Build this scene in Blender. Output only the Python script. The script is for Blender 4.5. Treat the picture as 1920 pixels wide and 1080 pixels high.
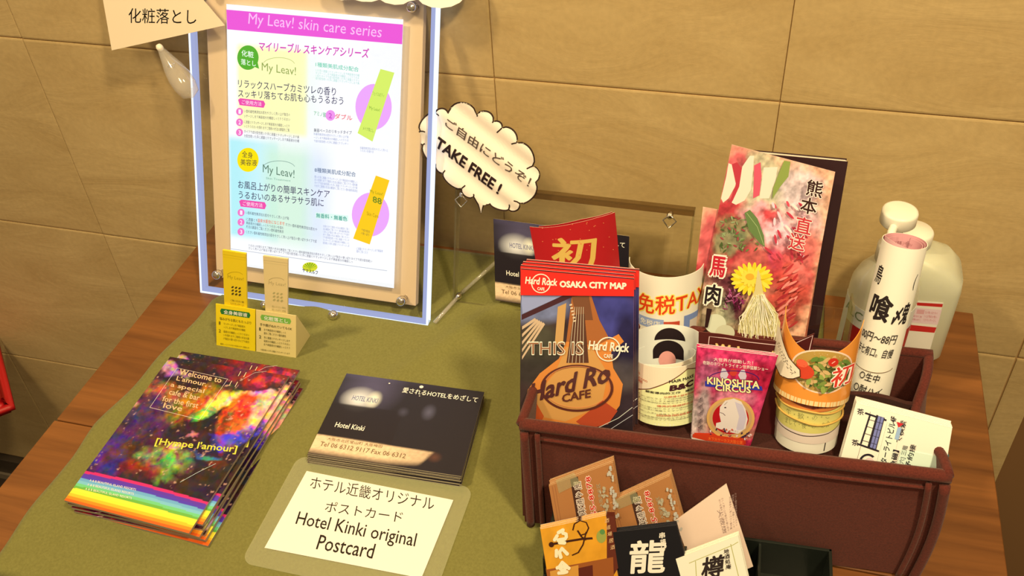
import bpy, bmesh, math, random
import numpy as np
from mathutils import Vector, Matrix
from mathutils.geometry import tessellate_polygon
random.seed(7)
scene = bpy.context.scene
for o in list(bpy.data.objects):
    bpy.data.objects.remove(o)
COL = scene.collection
TZ = 0.70                      # height of the table top; everything is built with the table top at 0 and lifted at the end

# ------------------------------------------------------------------ camera
YAW, PITCH, ROLL, FPX = -0.305715, -0.710218, -0.068925, 1810.954
CAM = np.array([0.0, -0.8473, 0.715])
_f = np.array([math.sin(YAW)*math.cos(PITCH), math.cos(YAW)*math.cos(PITCH), math.sin(PITCH)])
_r = np.cross(_f, [0, 0, 1]); _r /= np.linalg.norm(_r); _u = np.cross(_r, _f)
RT = math.cos(ROLL)*_r + math.sin(ROLL)*_u
UP = -math.sin(ROLL)*_r + math.cos(ROLL)*_u
FW = _f
cam_d = bpy.data.cameras.new('camera'); cam = bpy.data.objects.new('camera', cam_d); COL.objects.link(cam)
cam_d.sensor_width = 36.0; cam_d.lens = 36.0*FPX/1920.0; cam_d.clip_start = 0.02
cam.matrix_world = Matrix(((RT[0], UP[0], -FW[0], CAM[0]), (RT[1], UP[1], -FW[1], CAM[1]), (RT[2], UP[2], -FW[2], CAM[2]+TZ), (0, 0, 0, 1)))
scene.camera = cam

# ------------------------------------------------------------------ world, lamps, exposure
scene.view_settings.view_transform = 'Standard'; scene.view_settings.look = 'None'
scene.view_settings.exposure = 0.0; scene.view_settings.gamma = 1.0; scene.view_settings.use_curve_mapping = False
w = bpy.data.worlds.new('World'); scene.world = w; w.use_nodes = True
w.node_tree.nodes['Background'].inputs[0].default_value = (1.0, 0.72, 0.40, 1)
w.node_tree.nodes['Background'].inputs[1].default_value = 0.30

def lamp(name, loc, target, size, power, col):
    d = bpy.data.lights.new(name, 'AREA'); d.shape = 'DISK'; d.size = size; d.energy = power; d.color = col
    d.spread = math.radians(118)
    o = bpy.data.objects.new(name, d); COL.objects.link(o)
    o.location = Vector(loc)+Vector((0, 0, TZ))
    o.rotation_euler = (Vector(target)-Vector(loc)).to_track_quat('-Z', 'Y').to_euler()
    return o
WARM = (1.0, 0.745, 0.39)
lamp('ceiling_lamp', (0.55, -0.95, 1.70), (0.0, -0.15, 0.1), 0.16, 11.6, WARM)
lamp('ceiling_lamp', (-1.00, -0.70, 1.70), (-0.3, -0.1, 0.1), 0.16, 8.6, WARM)
lamp('ceiling_lamp', (-0.2, -1.7, 1.70), (-0.2, -0.1, 0.2), 0.5, 5.6, WARM)

# ------------------------------------------------------------------ helpers
def lin(c):
    c = np.asarray(c, float)/255.0
    return np.where(c <= 0.04045, c/12.92, ((c+0.055)/1.055)**2.4)
TINT = np.array([0.98, 0.80, 0.46])
def ap(*c):                     # reflectance of a print from how it looks under the warm lamps
    return np.clip(lin(c)/TINT, 0.004, 0.92)
def raw(*c):
    return lin(c)

def ray(x, y):
    d = FW*FPX + RT*(x-960) + UP*(540-y); return d/np.linalg.norm(d)
def on(x, y, z=0.0):
    d = ray(x, y); return CAM + d*((z-CAM[2])/d[2])
def onY(x, y, Y):
    d = ray(x, y); return CAM + d*((Y-CAM[1])/d[1])
def ppm(p):                     # pixels per metre at a point
    return FPX/((np.asarray(p)-CAM) @ FW)
def nrm(v):
    v = np.asarray(v, float); return v/np.linalg.norm(v)

class Flat:
    curved = False
    def __init__(s, O, u, v, wave=None):
        s.O = np.asarray(O, float); s.u = nrm(u); v = np.asarray(v, float); s.v = nrm(v-s.u*(v@s.u)); s.n = np.cross(s.u, s.v); s.wave = wave
    def P(s, A):
        A = np.asarray(A, float); h = A[:, 2:3].copy()
        if s.wave:
            amp, k, ang, ph = s.wave
            h[:, 0] += amp*np.sin(k*(A[:, 0]*math.cos(ang)+A[:, 1]*math.sin(ang))+ph)
        return s.O + A[:, 0:1]*s.u + A[:, 1:2]*s.v + h*s.n
    def q(s, x, y):
        d = ray(x, y); t = ((s.O-CAM)@s.n)/(d@s.n); p = CAM+d*t-s.O
        return (p@s.u, p@s.v)
def lean(y0, deg, yaw=0.0, x0=0.0, z0=0.0, wave=None):      # a plane that leans back from the line y = y0
    L = math.radians(deg); Y = math.radians(yaw)
    u = np.array([math.cos(Y), math.sin(Y), 0]); b = np.array([-math.sin(Y), math.cos(Y), 0])
    return Flat((x0, y0, z0), u, b*math.sin(L)+np.array([0, 0, math.cos(L)]), wave)
def table_plane(z=0.0, yaw=0.0):
    Y = math.radians(yaw)
    return Flat((0, 0, z), (math.cos(Y), math.sin(Y), 0), (-math.sin(Y), math.cos(Y), 0))

class Roll:
    curved = True
    def __init__(s, O, T, R, front=None, inner=False):
        s.O = np.asarray(O, float); s.a = nrm(np.asarray(T)-s.O); s.R = R; s.inner = inner
        f = (CAM-s.O) if front is None else np.asarray(front, float)
        f = f*np.array([1, 1, 0.0]) if front is None else f
        s.f = nrm(f-s.a*(f@s.a)); s.r = np.cross(s.a, s.f)
        s.L = np.linalg.norm(np.asarray(T)-s.O)
    def P(s, A):
        A = np.asarray(A, float); th = A[:, 0:1]/s.R
        rr = s.R+(-A[:, 2:3] if s.inner else A[:, 2:3])
        return s.O + A[:, 1:2]*s.a + rr*(np.cos(th)*s.f+np.sin(th)*s.r)
    def q(s, x, y):
        d = ray(x, y); o = CAM-s.O
        dp = d-s.a*(d@s.a); op = o-s.a*(o@s.a)
        A = dp@dp; B = 2*dp@op; C = op@op-s.R**2; D = max(B*B-4*A*C, 0)
        t = (-B+(1 if s.inner else -1)*math.sqrt(D))/(2*A); p = CAM+d*t-s.O
        th = math.atan2(p@s.r, p@s.f)
        if s.inner and th < 0: th += 2*math.pi
        return (th*s.R, p@s.a)

# --- text outlines, one triangulated mesh per string
_tc = {}
_fc = bpy.data.curves.new('lettering', 'FONT'); _fo = bpy.data.objects.new('lettering', _fc); COL.objects.link(_fo)
def glyphs(s, bold=0.0, res=2, vertical=False):
    key = (s, res, vertical)
    if key in _tc: return _tc[key]
    _fc.body = '\n'.join(s) if vertical else s
    _fc.resolution_u = res; _fc.space_line = 0.95
    _fc.align_x = 'CENTER' if vertical else 'LEFT'
    dg = bpy.context.evaluated_depsgraph_get(); ev = _fo.evaluated_get(dg); me = ev.to_mesh()
    n = len(me.vertices); co = np.zeros(n*3); me.vertices.foreach_get('co', co); co = co.reshape(-1, 3)[:, :2]
    me.calc_loop_triangles(); m = len(me.loop_triangles); tr = np.zeros(m*3, int); me.loop_triangles.foreach_get('vertices', tr)
    tr = tr.reshape(-1, 3); ev.to_mesh_clear()
    if n:
        a, b, c = co[tr[:, 0]], co[tr[:, 1]], co[tr[:, 2]]
        ar = (b[:, 0]-a[:, 0])*(c[:, 1]-a[:, 1])-(b[:, 1]-a[:, 1])*(c[:, 0]-a[:, 0])
        tr[ar < 0] = tr[ar < 0][:, ::-1]
    _tc[key] = (co, tr); return _tc[key]

POOL = 'お肌をやさしく洗い上げ毎日の使い切りタイプで成分配合乾いた手に適量とりマッサージします美容液水分補給しっとりうるおいを保ちますご使用の方法は裏面をご覧ください香料着色無添加'
def greek(n, seed=0):
    r = random.Random(seed*31+n); k = r.randrange(0, len(POOL)-1); s = POOL+POOL
    return (s[k:]+s)[:n]

def refine(V, Tn, C, L):        # split the longest side of every triangle until it is below L
    T3 = V[Tn]; C3 = C[Tn]
    out = []; outc = []
    for _ in range(40):
        if len(T3) == 0: break
        e = np.linalg.norm(T3[:, [1, 2, 0], :2]-T3[:, :, :2], axis=2); k = e.argmax(1); m = e.max(1) > L
        out.append(T3[~m]); outc.append(C3[~m]); T3 = T3[m]; C3 = C3[m]; k = k[m]
        if len(T3) == 0: break
        i = np.arange(len(T3)); a, b, c = T3[i, k], T3[i, (k+1) % 3], T3[i, (k+2) % 3]
        ca, cb, cc = C3[i, k], C3[i, (k+1) % 3], C3[i, (k+2) % 3]; md = (a+b)/2; cm = (ca+cb)/2
        T3 = np.concatenate([np.stack([a, md, c], 1), np.stack([md, b, c], 1)])
        C3 = np.concatenate([np.stack([ca, cm, cc], 1), np.stack([cm, cb, cc], 1)])
    if len(T3): out.append(T3); outc.append(C3)
    V = np.concatenate(out).reshape(-1, 3); C = np.concatenate(outc).reshape(-1, 3)
    return V, np.arange(len(V)).reshape(-1, 3), C

class Art:
    """flat print on a surface; coordinates are metres on the surface (u right, v up)"""
    STEP = 0.00003
    def __init__(s, surf):
        s.s = surf; s.V = []; s.T = []; s.C = []; s.n = 0; s.k = 1
    def add(s, V, Tn, C, layer=True):
        V = np.asarray(V, float); Tn = np.asarray(Tn, int).reshape(-1, 3)
        if len(V) == 0 or len(Tn) == 0: return
        C = np.asarray(C, float)
        if C.ndim == 1: C = np.tile(C, (len(V), 1))
        if s.s.curved or (getattr(s.s, 'wave', None)):
            V, Tn, C = refine(V, Tn, C, 0.0035 if s.s.curved else 0.004)
        s.V.append(V); s.T.append(Tn+s.n); s.C.append(C); s.n += len(V)
        if layer: s.k += 1
    def h(s): return s.k*s.STEP
    def poly(s, pts, c):
        h = s.h(); t = tessellate_polygon([[Vector((p[0], p[1], 0)) for p in pts]])
        V = np.array([(p[0], p[1], h) for p in pts]); t = np.array([list(x) for x in t])
        if len(t) == 0: return
        a, b, cc = V[t[:, 0]], V[t[:, 1]], V[t[:, 2]]
        ar = (b[:, 0]-a[:, 0])*(cc[:, 1]-a[:, 1])-(b[:, 1]-a[:, 1])*(cc[:, 0]-a[:, 0]); t[ar < 0] = t[ar < 0][:, ::-1]
        s.add(V, t, c)
    def rect(s, u0, v0, u1, v1, c): s.poly([(u0, v0), (u1, v0), (u1, v1), (u0, v1)], c)
    def ell(s, u, v, ru, rv, c, n=40, rot=0, a0=0, a1=2*math.pi):
        P = []
        for i in range(n+(0 if a1-a0 > 6.28 else 1)):
            t = a0+(a1-a0)*i/n; x, y = ru*math.cos(t), rv*math.sin(t)
            P.append((u+x*math.cos(rot)-y*math.sin(rot), v+x*math.sin(rot)+y*math.cos(rot)))
        s.poly(P, c)
    def line(s, pts, w, c, closed=False):
        P = [np.array(p, float) for p in pts]
        if closed: P = P+[P[0]]
        V = []; T = []; h = s.h()
        for i, p in enumerate(P):
            if closed: a = P[i-1] if i > 0 else P[-2]; b = P[i+1] if i < len(P)-1 else P[1]
            else: a = P[max(i-1, 0)]; b = P[min(i+1, len(P)-1)]
            d = b-a; L = np.linalg.norm(d)
            d = d/L if L > 0 else np.array([1., 0]); n = np.array([-d[1], d[0]])*w/2
            V += [(p[0]-n[0], p[1]-n[1], h), (p[0]+n[0], p[1]+n[1], h)]
        for i in range(len(P)-1): T += [(2*i, 2*i+2, 2*i+3), (2*i, 2*i+3, 2*i+1)]
        s.add(V, T, c)
    def ring(s, u, v, ru, rv, w, c, n=48, a0=0, a1=2*math.pi):
        s.line([(u+ru*math.cos(a0+(a1-a0)*i/n), v+rv*math.sin(a0+(a1-a0)*i/n)) for i in range(n+1)], w, c)
    def text(s, st, bl, br, tl, c, bold=0.0, res=2, vertical=False, shear=0.0):
        co, tr = glyphs(st, bold, res, vertical)
        if len(co) == 0: return
        if bold > 0.003:                       # heavier strokes: the outline laid down again, shifted all round
            if any(ord(ch) >= 0x4e00 for ch in st) and bold < 0.06: bold *= 0.6
            k = 8 if bold > 0.02 else 4; m = len(co); o_ = [(0, 0)]+[(bold*math.cos(2*math.pi*i/k+.4), bold*math.sin(2*math.pi*i/k+.4)) for i in range(k)]
            tr = np.concatenate([tr+m*i for i in range(len(o_))]); co = np.concatenate([co+np.array(q) for q in o_])
        mn, mx = co.min(0), co.max(0); a = (co-mn)/np.maximum(mx-mn, 1e-6)
        bl, br, tl = np.array(bl, float), np.array(br, float), np.array(tl, float)
        uv = bl + a[:, 0:1]*(br-bl) + a[:, 1:2]*(tl-bl) + a[:, 1:2]*shear*(br-bl)/np.linalg.norm(br-bl)*np.linalg.norm(tl-bl)
        V = np.concatenate([uv, np.full((len(uv), 1), s.h())], 1)
        if bold > 0.003: V[:, 2] += np.repeat(np.arange(len(o_)), m)*0.000012; s.k += 3 if len(o_) > 5 else 1
        s.add(V, tr, c)
    def raster(s, quad, nx, ny, fn):
        S, T = np.meshgrid(np.linspace(0, 1, nx), np.linspace(0, 1, ny)); S = S.ravel(); T = T.ravel()
        bl, br, tr, tl = [np.array(p, float) for p in quad]
        uv = (1-S)[:, None]*(1-T)[:, None]*bl+S[:, None]*(1-T)[:, None]*br+S[:, None]*T[:, None]*tr+(1-S)[:, None]*T[:, None]*tl
        V = np.concatenate([uv, np.full((len(uv), 1), s.h())], 1); C = np.asarray(fn(S, T), float)
        i = (np.arange(ny-1)[:, None]*nx+np.arange(nx-1)[None]).ravel()
        Tn = np.concatenate([np.stack([i, i+1, i+nx+1], 1), np.stack([i, i+nx+1, i+nx], 1)])
        s.V.append(V); s.T.append(Tn+s.n); s.C.append(C); s.n += len(V); s.k += 1
    # the same in photograph pixels on this surface
    def px(s, pts): return [s.s.q(*p) for p in pts]
    def ppoly(s, pts, c): s.poly(s.px(pts), c)
    def pline(s, pts, w, c, closed=False):
        m = ppm(s.s.P([[*s.s.q(*pts[0]), 0]])[0]); s.line(s.px(pts), w/m, c, closed)
    def pell(s, x, y, rx, ry, c, rot=0, n=36):
        s.ppoly([(x+rx*math.cos(t)*math.cos(rot)-ry*math.sin(t)*math.sin(rot), y+rx*math.cos(t)*math.sin(rot)+ry*math.sin(t)*math.cos(rot)) for t in [2*math.pi*i/n for i in range(n)]], c)
    def pring(s, x, y, rx, ry, w, c, n=48, a0=0, a1=2*math.pi):
        s.pline([(x+rx*math.cos(a0+(a1-a0)*i/n), y+ry*math.sin(a0+(a1-a0)*i/n)) for i in range(n+1)], w, c)
    def ptext(s, st, x0, y0, x1, y1, hgt, c, sl=0.0, **k):       # base line from (x0,y0) to (x1,y1); hgt pixels high, top shifted by sl
        s.text(st, s.s.q(x0, y0), s.s.q(x1, y1), s.s.q(x0+sl, y0-hgt), c, **k)
    def pgreek(s, x0, y0, x1, y1, hgt, c, n=14, rows=1, dx=0, dy=0, seed=0, **k):
        for i in range(rows):
            s.ptext(greek(n, seed+i), x0+dx*i, y0+dy*i, x1+dx*i, y1+dy*i, hgt, c, res=1, **k)
    def praster(s, quad, nx, ny, fn): s.raster(s.px(quad), nx, ny, fn)

# value noise for printed pictures
_rng = np.random.default_rng(3); _G = _rng.random((64, 64))
def noise(x, y, f, o=0.0):
    x = x*f+o*7.3; y = y*f+o*3.1; xi = np.floor(x).astype(int); yi = np.floor(y).astype(int); fx = x-xi; fy = y-yi
    fx = fx*fx*(3-2*fx); fy = fy*fy*(3-2*fy); g = lambda a, b: _G[a % 64, b % 64]
    return (g(xi, yi)*(1-fx)+g(xi+1, yi)*fx)*(1-fy)+(g(xi, yi+1)*(1-fx)+g(xi+1, yi+1)*fx)*fy
def fbm(x, y, f, o=0.0, n=4):
    s = 0; a = 0.5; t = 0
    for i in range(n): s = s+a*noise(x, y, f*2**i, o+i); t += a; a *= 0.55
    return s/t
def blobs(S, T, base, items, warp=0.0, wf=5):
    x = S+warp*(fbm(S, T, wf, 1)-0.5); y = T+warp*(fbm(S, T, wf, 2)-0.5)
    C = np.tile(np.asarray(base, float), (len(S), 1))
    for it in items:
        bx, by, rx, ry, rot, col, k = it
        dx, dy = x-bx, y-by; a = dx*math.cos(rot)+dy*math.sin(rot); b = -dx*math.sin(rot)+dy*math.cos(rot)
        wgt = k*np.clip(1.25-np.sqrt((a/rx)**2+(b/ry)**2), 0, 0.5)[:, None]*2
        C = C*(1-wgt)+np.asarray(col)*wgt
    return C

# --- materials
def mat(name, **k):
    m = bpy.data.materials.new(name); m.use_nodes = True; b = m.node_tree.nodes['Principled BSDF']
    for n, v in k.items():
        b.inputs[n.replace('_', ' ')].default_value = (*v, 1) if isinstance(v, (tuple, list, np.ndarray)) and len(v) == 3 else v
    return m
def print_mat(name, rough, spec=0.4, coat=0.0, trans=0.0):
    m = mat(name, Roughness=rough); m.node_tree.nodes['Principled BSDF'].inputs['Specular IOR Level'].default_value = spec
    b = m.node_tree.nodes['Principled BSDF']; b.inputs['Coat Weight'].default_value = coat
    a = m.node_tree.nodes.new('ShaderNodeAttribute'); a.attribute_name = 'Col'
    m.node_tree.links.new(a.outputs['Color'], b.inputs['Base Color'])
    if trans:
        t = m.node_tree.nodes.new('ShaderNodeBsdfTranslucent'); x = m.node_tree.nodes.new('ShaderNodeMixShader'); x.inputs[0].default_value = trans
        m.node_tree.links.new(a.outputs['Color'], t.inputs['Color'])
        m.node_tree.links.new(b.outputs[0], x.inputs[1]); m.node_tree.links.new(t.outputs[0], x.inputs[2])
        m.node_tree.links.new(x.outputs[0], m.node_tree.nodes['Material Output'].inputs[0])
    return m
MATTE = print_mat('matte paper print', 0.65, 0.25)
SATIN = print_mat('satin paper print', 0.38, 0.45)
GLOSS = print_mat('glossy paper print', 0.22, 0.5, 0.1)
THIN = print_mat('thin translucent paper', 0.6, 0.25, 0, 0.25)
LIT = bpy.data.materials.new('backlit poster film'); LIT.use_nodes = True
_n = LIT.node_tree; _n.nodes.remove(_n.nodes['Principled BSDF'])
_a = _n.nodes.new('ShaderNodeAttribute'); _a.attribute_name = 'Col'; _e = _n.nodes.new('ShaderNodeEmission'); _e.inputs[1].default_value = 1.06
_n.links.new(_a.outputs['Color'], _e.inputs[0]); _n.links.new(_e.outputs[0], _n.nodes['Material Output'].inputs[0])
def emis(name, col, st):
    m = bpy.data.materials.new(name); m.use_nodes = True; n = m.node_tree; n.nodes.remove(n.nodes['Principled BSDF'])
    e = n.nodes.new('ShaderNodeEmission'); e.inputs[0].default_value = (*col, 1); e.inputs[1].default_value = st
    n.links.new(e.outputs[0], n.nodes['Material Output'].inputs[0]); return m
def clear(name, tint=(1, 1, 1), haze=0.0, hazecol=(0.8, 0.8, 0.8), gloss=0.12, rough=0.04):
    m = bpy.data.materials.new(name); m.use_nodes = True; n = m.node_tree; n.nodes.remove(n.nodes['Principled BSDF'])
    t = n.nodes.new('ShaderNodeBsdfTransparent'); t.inputs[0].default_value = (*tint, 1)
    g = n.nodes.new('ShaderNodeBsdfGlossy'); g.inputs['Roughness'].default_value = rough; g.inputs[0].default_value = (1, 1, 1, 1)
    f = n.nodes.new('ShaderNodeFresnel'); f.inputs[0].default_value = 1.45
    ad = n.nodes.new('ShaderNodeMath'); ad.operation = 'MULTIPLY_ADD'; ad.inputs[1].default_value = 0.9; ad.inputs[2].default_value = gloss*0.15
    n.links.new(f.outputs[0], ad.inputs[0])
    ge = n.nodes.new('ShaderNodeNewGeometry'); iv = n.nodes.new('ShaderNodeMath'); iv.operation = 'SUBTRACT'; iv.inputs[0].default_value = 1.0; n.links.new(ge.outputs['Backfacing'], iv.inputs[1])
    mu = n.nodes.new('ShaderNodeMath'); mu.operation = 'MULTIPLY'; n.links.new(ad.outputs[0], mu.inputs[0]); n.links.new(iv.outputs[0], mu.inputs[1]); ad = mu
    mx = n.nodes.new('ShaderNodeMixShader'); n.links.new(ad.outputs[0], mx.inputs[0]); n.links.new(t.outputs[0], mx.inputs[1]); n.links.new(g.outputs[0], mx.inputs[2])
    out = mx
    if haze:
        d = n.nodes.new('ShaderNodeBsdfDiffuse'); d.inputs[0].default_value = (*hazecol, 1)
        m2 = n.nodes.new('ShaderNodeMixShader'); m2.inputs[0].default_value = haze
        n.links.new(mx.outputs[0], m2.inputs[1]); n.links.new(d.outputs[0], m2.inputs[2]); out = m2
    n.links.new(out.outputs[0], n.nodes['Material Output'].inputs[0]); return m
ACRYL = clear('clear acrylic', (0.985, 0.99, 0.98))
ACRYL_EDGE = clear('clear acrylic edge', (0.80, 0.80, 0.70), 0.10, (0.55, 0.5, 0.35))
FILM = clear('laminating film', (0.96, 0.97, 0.93), 0.12, (0.80, 0.85, 0.62), 0.3, 0.25)
PLASTIC = clear('clear moulded plastic', (0.95, 0.94, 0.92), 0.20, (0.9, 0.88, 0.85), 0.6, 0.08)
def nodes(m): return m.node_tree.nodes, m.node_tree.links, m.node_tree.nodes['Principled BSDF']
def tile_mat():
    m = mat('sandstone tile', Roughness=0.55); N, K, b = nodes(m)
    g = N.new('ShaderNodeNewGeometry'); oi = N.new('ShaderNodeObjectInfo')
    vm = N.new('ShaderNodeVectorMath'); vm.operation = 'MULTIPLY'; vm.inputs[1].default_value = (0.8, 1, 2.2); K.new(g.outputs['Position'], vm.inputs[0])
    va = N.new('ShaderNodeVectorMath'); va.operation = 'ADD'; K.new(vm.outputs[0], va.inputs[0])
    ms = N.new('ShaderNodeVectorMath'); ms.operation = 'SCALE'; ms.inputs[0].default_value = (13, 5, 9); K.new(oi.outputs['Random'], ms.inputs['Scale']); K.new(ms.outputs[0], va.inputs[1])
    n1 = N.new('ShaderNodeTexNoise'); n1.inputs['Scale'].default_value = 7; n1.inputs['Detail'].default_value = 9; n1.inputs['Roughness'].default_value = 0.66; n1.inputs['Distortion'].default_value = 0.8; K.new(va.outputs[0], n1.inputs['Vector'])
    r = N.new('ShaderNodeValToRGB'); r.color_ramp.elements[0].position = 0.3; r.color_ramp.elements[1].position = 0.72
    r.color_ramp.elements[0].color = (*lin((182, 158, 112)), 1); r.color_ramp.elements[1].color = (*lin((202, 180, 134)), 1)
    K.new(n1.outputs[0], r.inputs[0])
    n3 = N.new('ShaderNodeTexNoise'); n3.inputs['Scale'].default_value = 160; n3.inputs['Detail'].default_value = 3; K.new(g.outputs['Position'], n3.inputs['Vector'])
    mr = N.new('ShaderNodeMapRange'); mr.inputs[3].default_value = 0.84; mr.inputs[4].default_value = 1.1; K.new(n3.outputs[0], mr.inputs[0])
    hs = N.new('ShaderNodeHueSaturation'); K.new(r.outputs[0], hs.inputs['Color']); K.new(mr.outputs[0], hs.inputs['Value']); K.new(hs.outputs[0], b.inputs['Base Color'])
    bp = N.new('ShaderNodeBump'); bp.inputs['Strength'].default_value = 0.30; bp.inputs['Distance'].default_value = 0.004
    n2 = N.new('ShaderNodeTexNoise'); n2.inputs['Scale'].default_value = 7; n2.inputs['Detail'].default_value = 10; n2.inputs['Roughness'].default_value = 0.6; n2.inputs['Distortion'].default_value = 1.4; K.new(va.outputs[0], n2.inputs['Vector'])
    K.new(n2.outputs[0], bp.inputs['Height']); K.new(bp.outputs[0], b.inputs['Normal']); return m
def wood_mat():
    m = mat('walnut laminate', Roughness=0.42); N, K, b = nodes(m)
    g = N.new('ShaderNodeNewGeometry'); mp = N.new('ShaderNodeMapping'); mp.inputs['Scale'].default_value = (1.6, 22, 6); K.new(g.outputs['Position'], mp.inputs[0])
    n1 = N.new('ShaderNodeTexNoise'); n1.inputs['Scale'].default_value = 2.2; n1.inputs['Detail'].default_value = 8; n1.inputs['Roughness'].default_value = 0.62; n1.inputs['Distortion'].default_value = 0.5; K.new(mp.outputs[0], n1.inputs['Vector'])
    r = N.new('ShaderNodeValToRGB'); e = r.color_ramp.elements; e[0].position = 0.3; e[1].position = 0.72
    e[0].color = (*lin((96, 58, 28)), 1); e[1].color = (*lin((142, 92, 48)), 1); K.new(n1.outputs[0], r.inputs[0]); K.new(r.outputs[0], b.inputs['Base Color'])
    return m
def fabric_mat(name, c1, c2, scale, bump, rough=0.95):
    m = mat(name, Roughness=rough); N, K, b = nodes(m); b.inputs['Specular IOR Level'].default_value = 0.1; b.inputs['Sheen Weight'].default_value = 0.12
    g = N.new('ShaderNodeNewGeometry'); n1 = N.new('ShaderNodeTexNoise'); n1.inputs['Scale'].default_value = scale; n1.inputs['Detail'].default_value = 5; n1.inputs['Roughness'].default_value = 0.7; K.new(g.outputs['Position'], n1.inputs['Vector'])
    r = N.new('ShaderNodeValToRGB'); r.color_ramp.elements[0].position = 0.3; r.color_ramp.elements[1].position = 0.7
    r.color_ramp.elements[0].color = (*c1, 1); r.color_ramp.elements[1].color = (*c2, 1); K.new(n1.outputs[0], r.inputs[0]); K.new(r.outputs[0], b.inputs['Base Color'])
    bp = N.new('ShaderNodeBump'); bp.inputs['Strength'].default_value = bump; bp.inputs['Distance'].default_value = 0.001; K.new(n1.outputs[0], bp.inputs['Height']); K.new(bp.outputs[0], b.inputs['Normal']); return m
TILE = tile_mat(); WOOD = wood_mat()
GROUT = mat('grout', Base_Color=lin((168, 136, 92)), Roughness=0.9)
FELT = fabric_mat('brown felt', lin((76, 36, 34)), lin((104, 50, 44)), 700, 0.5)
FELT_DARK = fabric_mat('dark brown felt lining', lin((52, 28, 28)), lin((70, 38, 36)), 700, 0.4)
CLOTH = fabric_mat('olive cotton', lin((112, 112, 64)), lin((128, 128, 76)), 420, 0.35)
CHROME = mat('polished chrome', Base_Color=(0.75, 0.72, 0.68), Metallic=1.0, Roughness=0.18)
CHAMP = mat('champagne aluminium frame', Base_Color=lin((214, 194, 172)), Metallic=0.0, Roughness=0.5)
BLACKP = mat('black plastic', Base_Color=lin((30, 36, 34)), Roughness=0.3)
RUBBER = mat('amber rubber band', Base_Color=lin((214, 176, 96)), Roughness=0.5)
WHITEP = mat('white plastic', Base_Color=(0.82, 0.82, 0.78), Roughness=0.35)

# --- objects
def tag(o, label=None, cat=None, group=None, kind=None):
    if label: o['label'] = label
    if cat: o['category'] = cat
    if group: o['group'] = group
    if kind: o['kind'] = kind
    return o
def thing(name, label, cat, loc=(0, 0, 0), group=None):
    o = bpy.data.objects.new(name, None); COL.objects.link(o); o.location = [float(x) for x in loc]; o.empty_display_size = 0.02
    return tag(o, label, cat, group)
def make(name, V, F, m, parent=None, C=None, smooth=False, mats=None, mi=None):
    V = np.asarray(V, float)
    if parent is None:
        base = np.array([V[:, 0].mean(), V[:, 1].mean(), V[:, 2].min()])
    else:
        base = np.array(parent['_base']) if '_base' in parent else np.array(parent.location)
    W = V-base
    me = bpy.data.meshes.new(name); me.from_pydata([tuple(map(float, v)) for v in W], [], [tuple(map(int, f)) for f in F])
    for x in (mats or [m]): me.materials.append(x)
    if mi is not None: me.polygons.foreach_set('material_index', mi)
    if C is not None:
        at = me.color_attributes.new('Col', 'FLOAT_COLOR', 'POINT'); at.data.foreach_set('color', np.concatenate([C, np.ones((len(C), 1))], 1).ravel())
    if smooth: me.polygons.foreach_set('use_smooth', [True]*len(me.polygons))
    me.update()
    o = bpy.data.objects.new(name, me); COL.objects.link(o)
    if parent is None: o.location = base
    else:
        o.parent = parent
    o['_base'] = [float(x) for x in base]
    return o
def frombm(name, bm, m, parent=None, smooth=False):
    bm.verts.index_update(); V = [v.co[:] for v in bm.verts]; F = [[v.index for v in f.verts] for f in bm.faces]; bm.free()
    return make(name, V, F, m, parent, smooth=smooth)

def box_bm(bm, lo, hi, bev=0.0, M=None, seg=2):
    r = bmesh.ops.create_cube(bm, size=1.0); vs = r['verts']
    lo = Vector([float(x) for x in lo]); hi = Vector([float(x) for x in hi])
    for v in vs: v.co = Vector([(lo[i]+hi[i])/2+v.co[i]*(hi[i]-lo[i]) for i in range(3)])
    if bev: 
        es = list({e for v in vs for e in v.link_edges}); g = bmesh.ops.bevel(bm, geom=es, offset=bev, segments=seg, profile=0.7, affect='EDGES'); 
        vs = list({v for f in g['faces'] for v in f.verts} | {v for v in vs if v.is_valid})
    if M: bmesh.ops.transform(bm, matrix=M, verts=vs)
    return vs
def lathe(prof, A, B, n=32, r0=None):     # profile (radius, distance along A->B)
    A = np.asarray(A, float); B = np.asarray(B, float); a = nrm(B-A); x = nrm(np.cross(a, [0.3, 0.8, 0.1])); y = np.cross(a, x)
    V = []; F = []
    for r, h in prof:
        for i in range(n):
            t = 2*math.pi*i/n; V.append(A+a*h+(x*math.cos(t)+y*math.sin(t))*max(r, 1e-5))
    for k in range(len(prof)-1):
        for i in range(n): j = (i+1) % n; F.append((k*n+i, k*n+j, (k+1)*n+j, (k+1)*n+i))
    return V, F
def tube(pts, r, n=10, closed=False):
    P = [np.asarray(p, float) for p in pts]; V = []; F = []; m = len(P)
    x = None
    for i, p in enumerate(P):
        a = P[(i+1) % m] if (closed or i < m-1) else p; b = P[i-1] if (closed or i > 0) else p
        t = nrm(a-b)
        if x is None: x = nrm(np.cross(t, [0.12, 0.3, 0.95]))
        x = nrm(x-t*(x@t)); y = np.cross(t, x)
        for k in range(n): an = 2*math.pi*k/n; V.append(p+(x*math.cos(an)+y*math.sin(an))*r)
    for i in range(m if closed else m-1):
        j = (i+1) % m
        for k in range(n): l = (k+1) % n; F.append((i*n+k, i*n+l, j*n+l, j*n+k))
    if not closed: F += [tuple(range(n))[::-1], tuple((m-1)*n+k for k in range(n))]
    return V, F

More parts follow.
